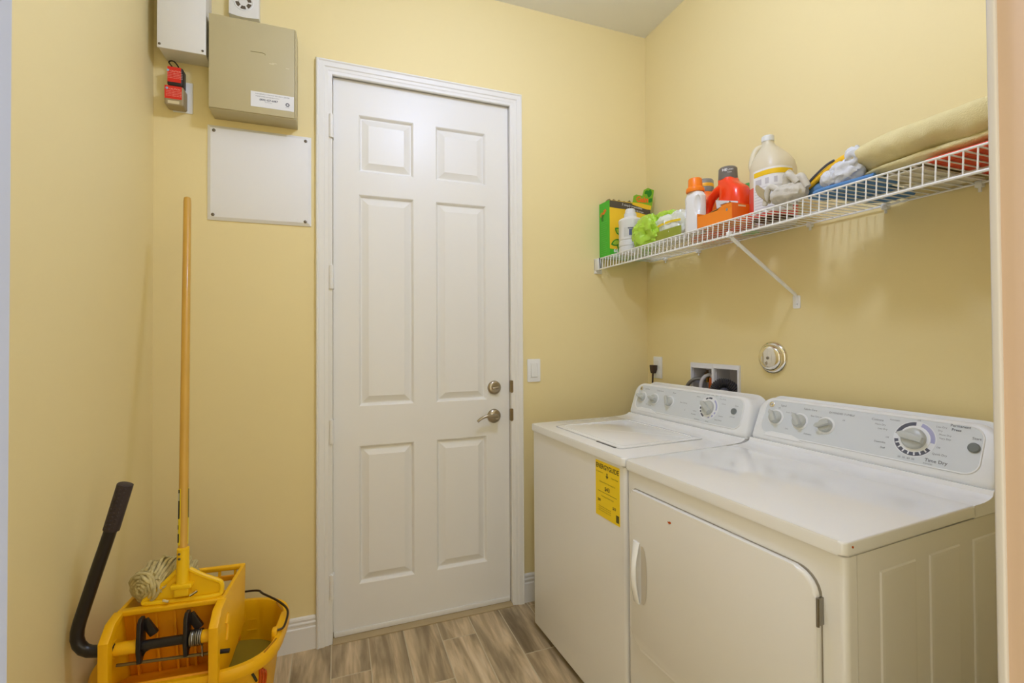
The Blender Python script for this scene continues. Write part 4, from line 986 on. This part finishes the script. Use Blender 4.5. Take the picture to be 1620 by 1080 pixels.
# wringer
wr = thing('mop_wringer', BLOC, 'yellow side-press mop wringer with a black lever, set in the bucket', 'wringer', BROT)
def plate(x0, x1, outer):
    pts = [(.140, .551), (-.082, .551), (-.126, .543), (-.160, .510), (-.160, .330), (-.145, .316), (-.015, .325), (.128, .360)]
    o = obj('side_plate', G().prism(pts, 'x', x0, x1, .003, 2), YEL, wr, local=True)
    fl = [(-.161, .330), (-.161, .510), (-.126, .544), (-.082, .5515), (-.070, .545), (-.110, .530), (-.142, .503), (-.142, .330)]
    obj('edge_flange', G().prism(fl, 'x', x0-.006, x1+.006, .003, 2), YEL, o, local=True)
    obj('plate_boss', G().tube(bez([(outer, -.07, .47), (outer, -.055, .49), (outer, -.058, .45), (outer, -.065, .42)], 5), .005, 8), YEL, o, local=True)
    return o
plate(-.157, -.145, -.158); plate(.098, .110, .111)
obj('front_rim', G().box(-.157, .110, -.086, -.064, .537, .5525, .004, 3), YEL, wr, local=True)
obj('back_rim', G().box(-.157, .110, .124, .142, .538, .5525, .004, 3), YEL, wr, local=True)
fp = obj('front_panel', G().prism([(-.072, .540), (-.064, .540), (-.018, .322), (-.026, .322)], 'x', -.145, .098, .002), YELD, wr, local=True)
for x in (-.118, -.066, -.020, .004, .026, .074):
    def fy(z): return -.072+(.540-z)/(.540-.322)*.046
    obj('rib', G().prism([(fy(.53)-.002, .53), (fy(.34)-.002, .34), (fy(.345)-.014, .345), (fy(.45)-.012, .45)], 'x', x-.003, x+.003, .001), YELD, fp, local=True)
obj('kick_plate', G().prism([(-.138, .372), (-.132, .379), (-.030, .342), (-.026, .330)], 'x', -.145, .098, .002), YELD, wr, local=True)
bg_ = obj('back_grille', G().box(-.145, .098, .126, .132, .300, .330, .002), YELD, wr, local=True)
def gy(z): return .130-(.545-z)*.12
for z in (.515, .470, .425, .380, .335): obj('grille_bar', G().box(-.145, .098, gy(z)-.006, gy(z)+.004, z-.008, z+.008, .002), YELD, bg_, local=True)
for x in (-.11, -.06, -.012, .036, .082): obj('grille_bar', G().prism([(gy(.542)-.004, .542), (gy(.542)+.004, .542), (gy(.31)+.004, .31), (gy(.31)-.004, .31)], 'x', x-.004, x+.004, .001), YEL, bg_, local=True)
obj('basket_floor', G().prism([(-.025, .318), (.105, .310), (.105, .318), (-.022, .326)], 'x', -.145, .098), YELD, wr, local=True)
AY, AZ = -.124, .473
ax = obj('axle', G().tube([(-.078, AY, AZ), (.034, AY, AZ)], .0125, 16), BLACKM, wr, local=True)
for xa, xb in ((-.148, -.084), (.062, .100)):
    obj('axle_boss', G().tube([(xa, AY, AZ), (xb, AY, AZ)], .0165, 18).tube([(xa, AY, AZ), (xa+.008, AY, AZ)], .024, 18) if xa < 0 else G().tube([(xa, AY, AZ), (xb, AY, AZ)], .0165, 18), YEL, wr, local=True)
for x in (-.080, .030):
    cpts = [(AY-.016, .432), (AY-.020, .470), (AY-.016, .535), (AY-.006, .548), (AY+.010, .548), (AY+.016, .535), (AY+.012, .50), (AY+.020, .470), (AY+.010, .445), (AY-.006, .428)]
    c_ = obj('cam', G().prism(cpts, 'x', x-.005, x+.005, .002), BLACKM, wr, local=True)
    obj('cam_arm', G().box(-.011, .011, -.006, .006, -.004, .046, .003, M=Matrix.Translation((x+.026, AY+.01, .497)) @ Matrix.Rotation(-.55, 4, 'Y')), BLACKM, c_, local=True)
    obj('gusset', G().prism([(x, AZ-.04), (x+.004, AZ+.012), (x+.034, AZ+.011), (x+.030, AZ-.010), (x+.012, AZ-.016)], 'y', AY-.004, AY+.004, .001), BLACKM, c_, local=True)
coil = [(.039+.030*i/96, AY+.0195*cos(2*pi*i/16), AZ+.0195*sin(2*pi*i/16)) for i in range(97)]
coil += [(.070, AY-.012, AZ-.020), (.072, AY-.014, AZ-.048)]
obj('spring', G().tube(coil, .0024, 6), STEEL, wr, local=True)
rod = obj('rod', G().tube([(-.135, AY-.004, .432), (.128, AY-.004, .424)], .0042, 8), mat('dull_rod', (128, 110, 70), .45, metal=.6), wr, local=True)
obj('rod_tip', G().tube([(.112, AY-.004, .4245), (.136, AY-.004, .4235)], .006, 10), BLACK, rod, local=True)
LYv = -.138
lp = [(-.150, LYv, .482), (-.172, LYv, .483), (-.190, LYv, .486), (-.204, LYv, .494), (-.214, LYv, .508), (-.218, LYv, .525), (-.217, LYv, .545), (-.212, LYv, .568), (-.180, LYv, .680), (-.143, LYv, .805), (-.112, LYv, .918)]
lv = obj('lever', G().tube(lp, .0150, 16), BLACKM, wr, local=True)
grip = obj('grip', G().tube([(-.1435, LYv, .800), (-.112, LYv, .918), (-.1115, LYv, .9195)], [.0185, .0185, .016], 20), mat('grip_rubber', (58, 48, 48), .6, bump=.3, bscale=200), lv, local=True)
g = G(); ga, gb = Vector((-.1435, LYv, .800)), Vector((-.112, LYv, .918))
for k in range(11):
    c_ = ga.lerp(gb, .08+.084*k)
    for s_ in (-1, 0, 1):
        a = -pi/2+s_*.5; g.blob(c_+Vector((.0185*cos(a), .0185*sin(a), 0)), (.0028, .0028, .0028), 2, 0, 1, 8, 6)
obj('grip_studs', g, mat('grip_rubber', (0,0,0)), lv, local=True)
obj('lever_bushing', G().tube([(-.160, LYv, .482), (-.150, AY, .476)], .0185, 16), BLACKM, lv, local=True)

# mop
mp = thing('wet_mop', BLOC, 'string mop with a wooden handle and yellow clamp resting in the wringer', 'mop', BROT)
Rb = Matrix.Translation(BLOC) @ Matrix.Rotation(BROT, 4, 'Z'); Ri = Rb.inverted()
h0 = Vector((-.002, -.066, .655)); h1 = Ri @ Vector((-.500, 1.985, 1.813))
WOOD = mat('amber_wood', (208, 160, 62), .4, var=.12, vscale=18, stretch=(1, 1, .06), coat=.3)
hd = h1-h0
hn = obj('handle', G().tube([h0, h0+hd*.985, h0+hd*.997, h1], [.0125, .0118, .0105, .006], 16), WOOD, mp, local=True)
ax_ = hd.normalized(); uu = Vector((1,0,0)); uu = (uu-ax_*uu.dot(ax_)).normalized(); vv = ax_.cross(uu)
def patch(t0, t1, a0, a1, off): return G().grid(lambda u, v: h0+hd*(t0+(t1-t0)*u)+(uu*cos(a0+(a1-a0)*v)+vv*sin(a0+(a1-a0)*v))*(.0125+off), 6, 6)
LYEL = mat('sticker_yellow', (240, 214, 30), .45); LBLK = mat('sticker_black', (38, 34, 38), .45)
# facing the viewer is -y: angle of -y in (uu, vv)
def ang(d): return atan2(Vector(d).dot(vv), Vector(d).dot(uu))
aL = ang((-.70, -.71, 0)); aR = ang((.985, .05, 0))
T0, T1, T2 = .045, .105, .175
for a, wdt, nm in ((aL, .55, 'left'), (aR, .34, 'right')):
    s_ = obj('sticker', patch(T0, T2, a-wdt, a+wdt, .0004), LYEL, hn, local=True, label='yellow and black sticker on the handle')
    obj('sticker_print', patch(T1, T2-.002, a-wdt*.8, a+wdt*.62, .0008), LBLK, hn, local=True)
    g = G()
    if nm == 'left':
        q = patch(T2-.028, T2-.010, a-wdt*.5, a+wdt*.5, .0012); obj('sticker_patch', q, mat('sticker_pale', (206, 204, 190), .5), hn, local=True)
        obj('sticker_patch', patch(T0+.006, T0+.026, a-wdt*.6, a+wdt*.5, .0012), LBLK, hn, local=True)
        obj('sticker_patch', patch(T0+.036, T0+.046, a-wdt*.6, a+wdt*.2, .0012), LBLK, hn, local=True)
CLY = mat('clamp_yellow', (248, 200, 14), .38)
cl = obj('clamp', G().tube([(-.002, -.066, .600), (-.002, -.066, .625), (-.002, -.064, .702)], [.018, .0165, .0155], 18), CLY, mp, local=True)
g = G(); g.prism([(-.100, .5545), (.096, .5545), (.096, .590), (.060, .612), (.018, .640), (-.020, .634), (-.094, .566)], 'y', -.064, -.058, .001)
obj('clamp_web', g, CLY, cl, local=True)
g = G(); g.tube(bez([(-.016, -.064, .640), (-.050, -.064, .606), (-.085, -.064, .576), (-.098, -.064, .564), (-.094, -.066, .558), (-.05, -.070, .557), (.0, -.070, .556), (.06, -.070, .555), (.090, -.066, .556), (.097, -.064, .566), (.096, -.064, .588), (.085, -.064, .598), (.05, -.064, .616), (.014, -.064, .640)], 5), .0068, 10)
obj('clamp_frame', g, CLY, cl, local=True)
obj('clamp_saddle', G().box(-.028, .026, -.086, -.052, .592, .606, .004, 3).box(-.020, .018, -.083, -.055, .570, .594, .004, 3), CLY, cl, local=True)
for z in (.692, .678):
    g = G(); screw(g, frame((-.006, -.0805, z), (1,0,0), (0,0,1)), .0035, .002); obj('rivet', g, SCREW, cl, local=True)
g = G(); g.tube([(.022, -.084, .572), (.040, -.080, .582)], .004, 8); g.tube([(-.030, -.084, .562), (-.046, -.080, .566)], .004, 8)
obj('clamp_wire', g, CHROME, cl, local=True)
# yarn: a rolled hank of cords lying over the left back of the wringer, and cords hanging in the basket
def yarn_mat():
    m = mat('mop_yarn', (206, 190, 134), .95, var=.42, vscale=60, bump=.6, bscale=500); return m
g = G(); rnd = random.Random(5)
A0 = Vector((-.098, -.040, .596)); A1 = Vector((-.034, .070, .612)); axv = (A1-A0); an = axv.normalized()
e1 = an.cross(Vector((0,0,1))).normalized(); e2 = e1.cross(an)
for k in range(150):
    rr = .052*sqrt(k/149); ph = k*2.39996; P = []
    tw = rnd.uniform(1.2, 2.6); ro = rr*(1+rnd.uniform(-.08, .08)); st_ = -.012*(1-(rr/.052)**2)
    for i in range(11):
        t_ = i/10; a = ph+tw*t_; bulge = (1+.12*sin(pi*t_))*(1-.35*t_**3)
        P.append(A0+an*(st_+axv.length*1.02*t_)+(e1*cos(a)+e2*sin(a)*.92)*(ro*bulge)+Vector((rnd.uniform(-.002, .002), 0, rnd.uniform(-.002, .002)))-Vector((0, 0, .018*t_*t_)))
    g.tube(P, .0046, 6)
# spiral ends, so that the end of the hank reads as a rolled coil
for k in range(5):
    P = []
    for i in range(46):
        a = 2*pi*i/18+k*1.25; rr = .008+.040*i/45
        P.append(A0+an*(-.010-.006*sin(i*.9+k)-.010*(1-i/45))+(e1*cos(a)+e2*sin(a)*.92)*rr)
    g.tube(P, .0048, 6)
for k in range(26):
    x = -.08+.16*k/25; P = bez([(x, -.045, .556), (x*.9+rnd.uniform(-.01, .01), -.02, .545), (x*.85, .01+rnd.uniform(-.01, .02), .48), (x*.8+rnd.uniform(-.02, .02), .03, .40), (x*.8, .04, .345)], 4)
    g.tube(P, .005, 6)
yr = obj('yarn', g, yarn_mat(), mp, local=True, smooth=80, kind='stuff')
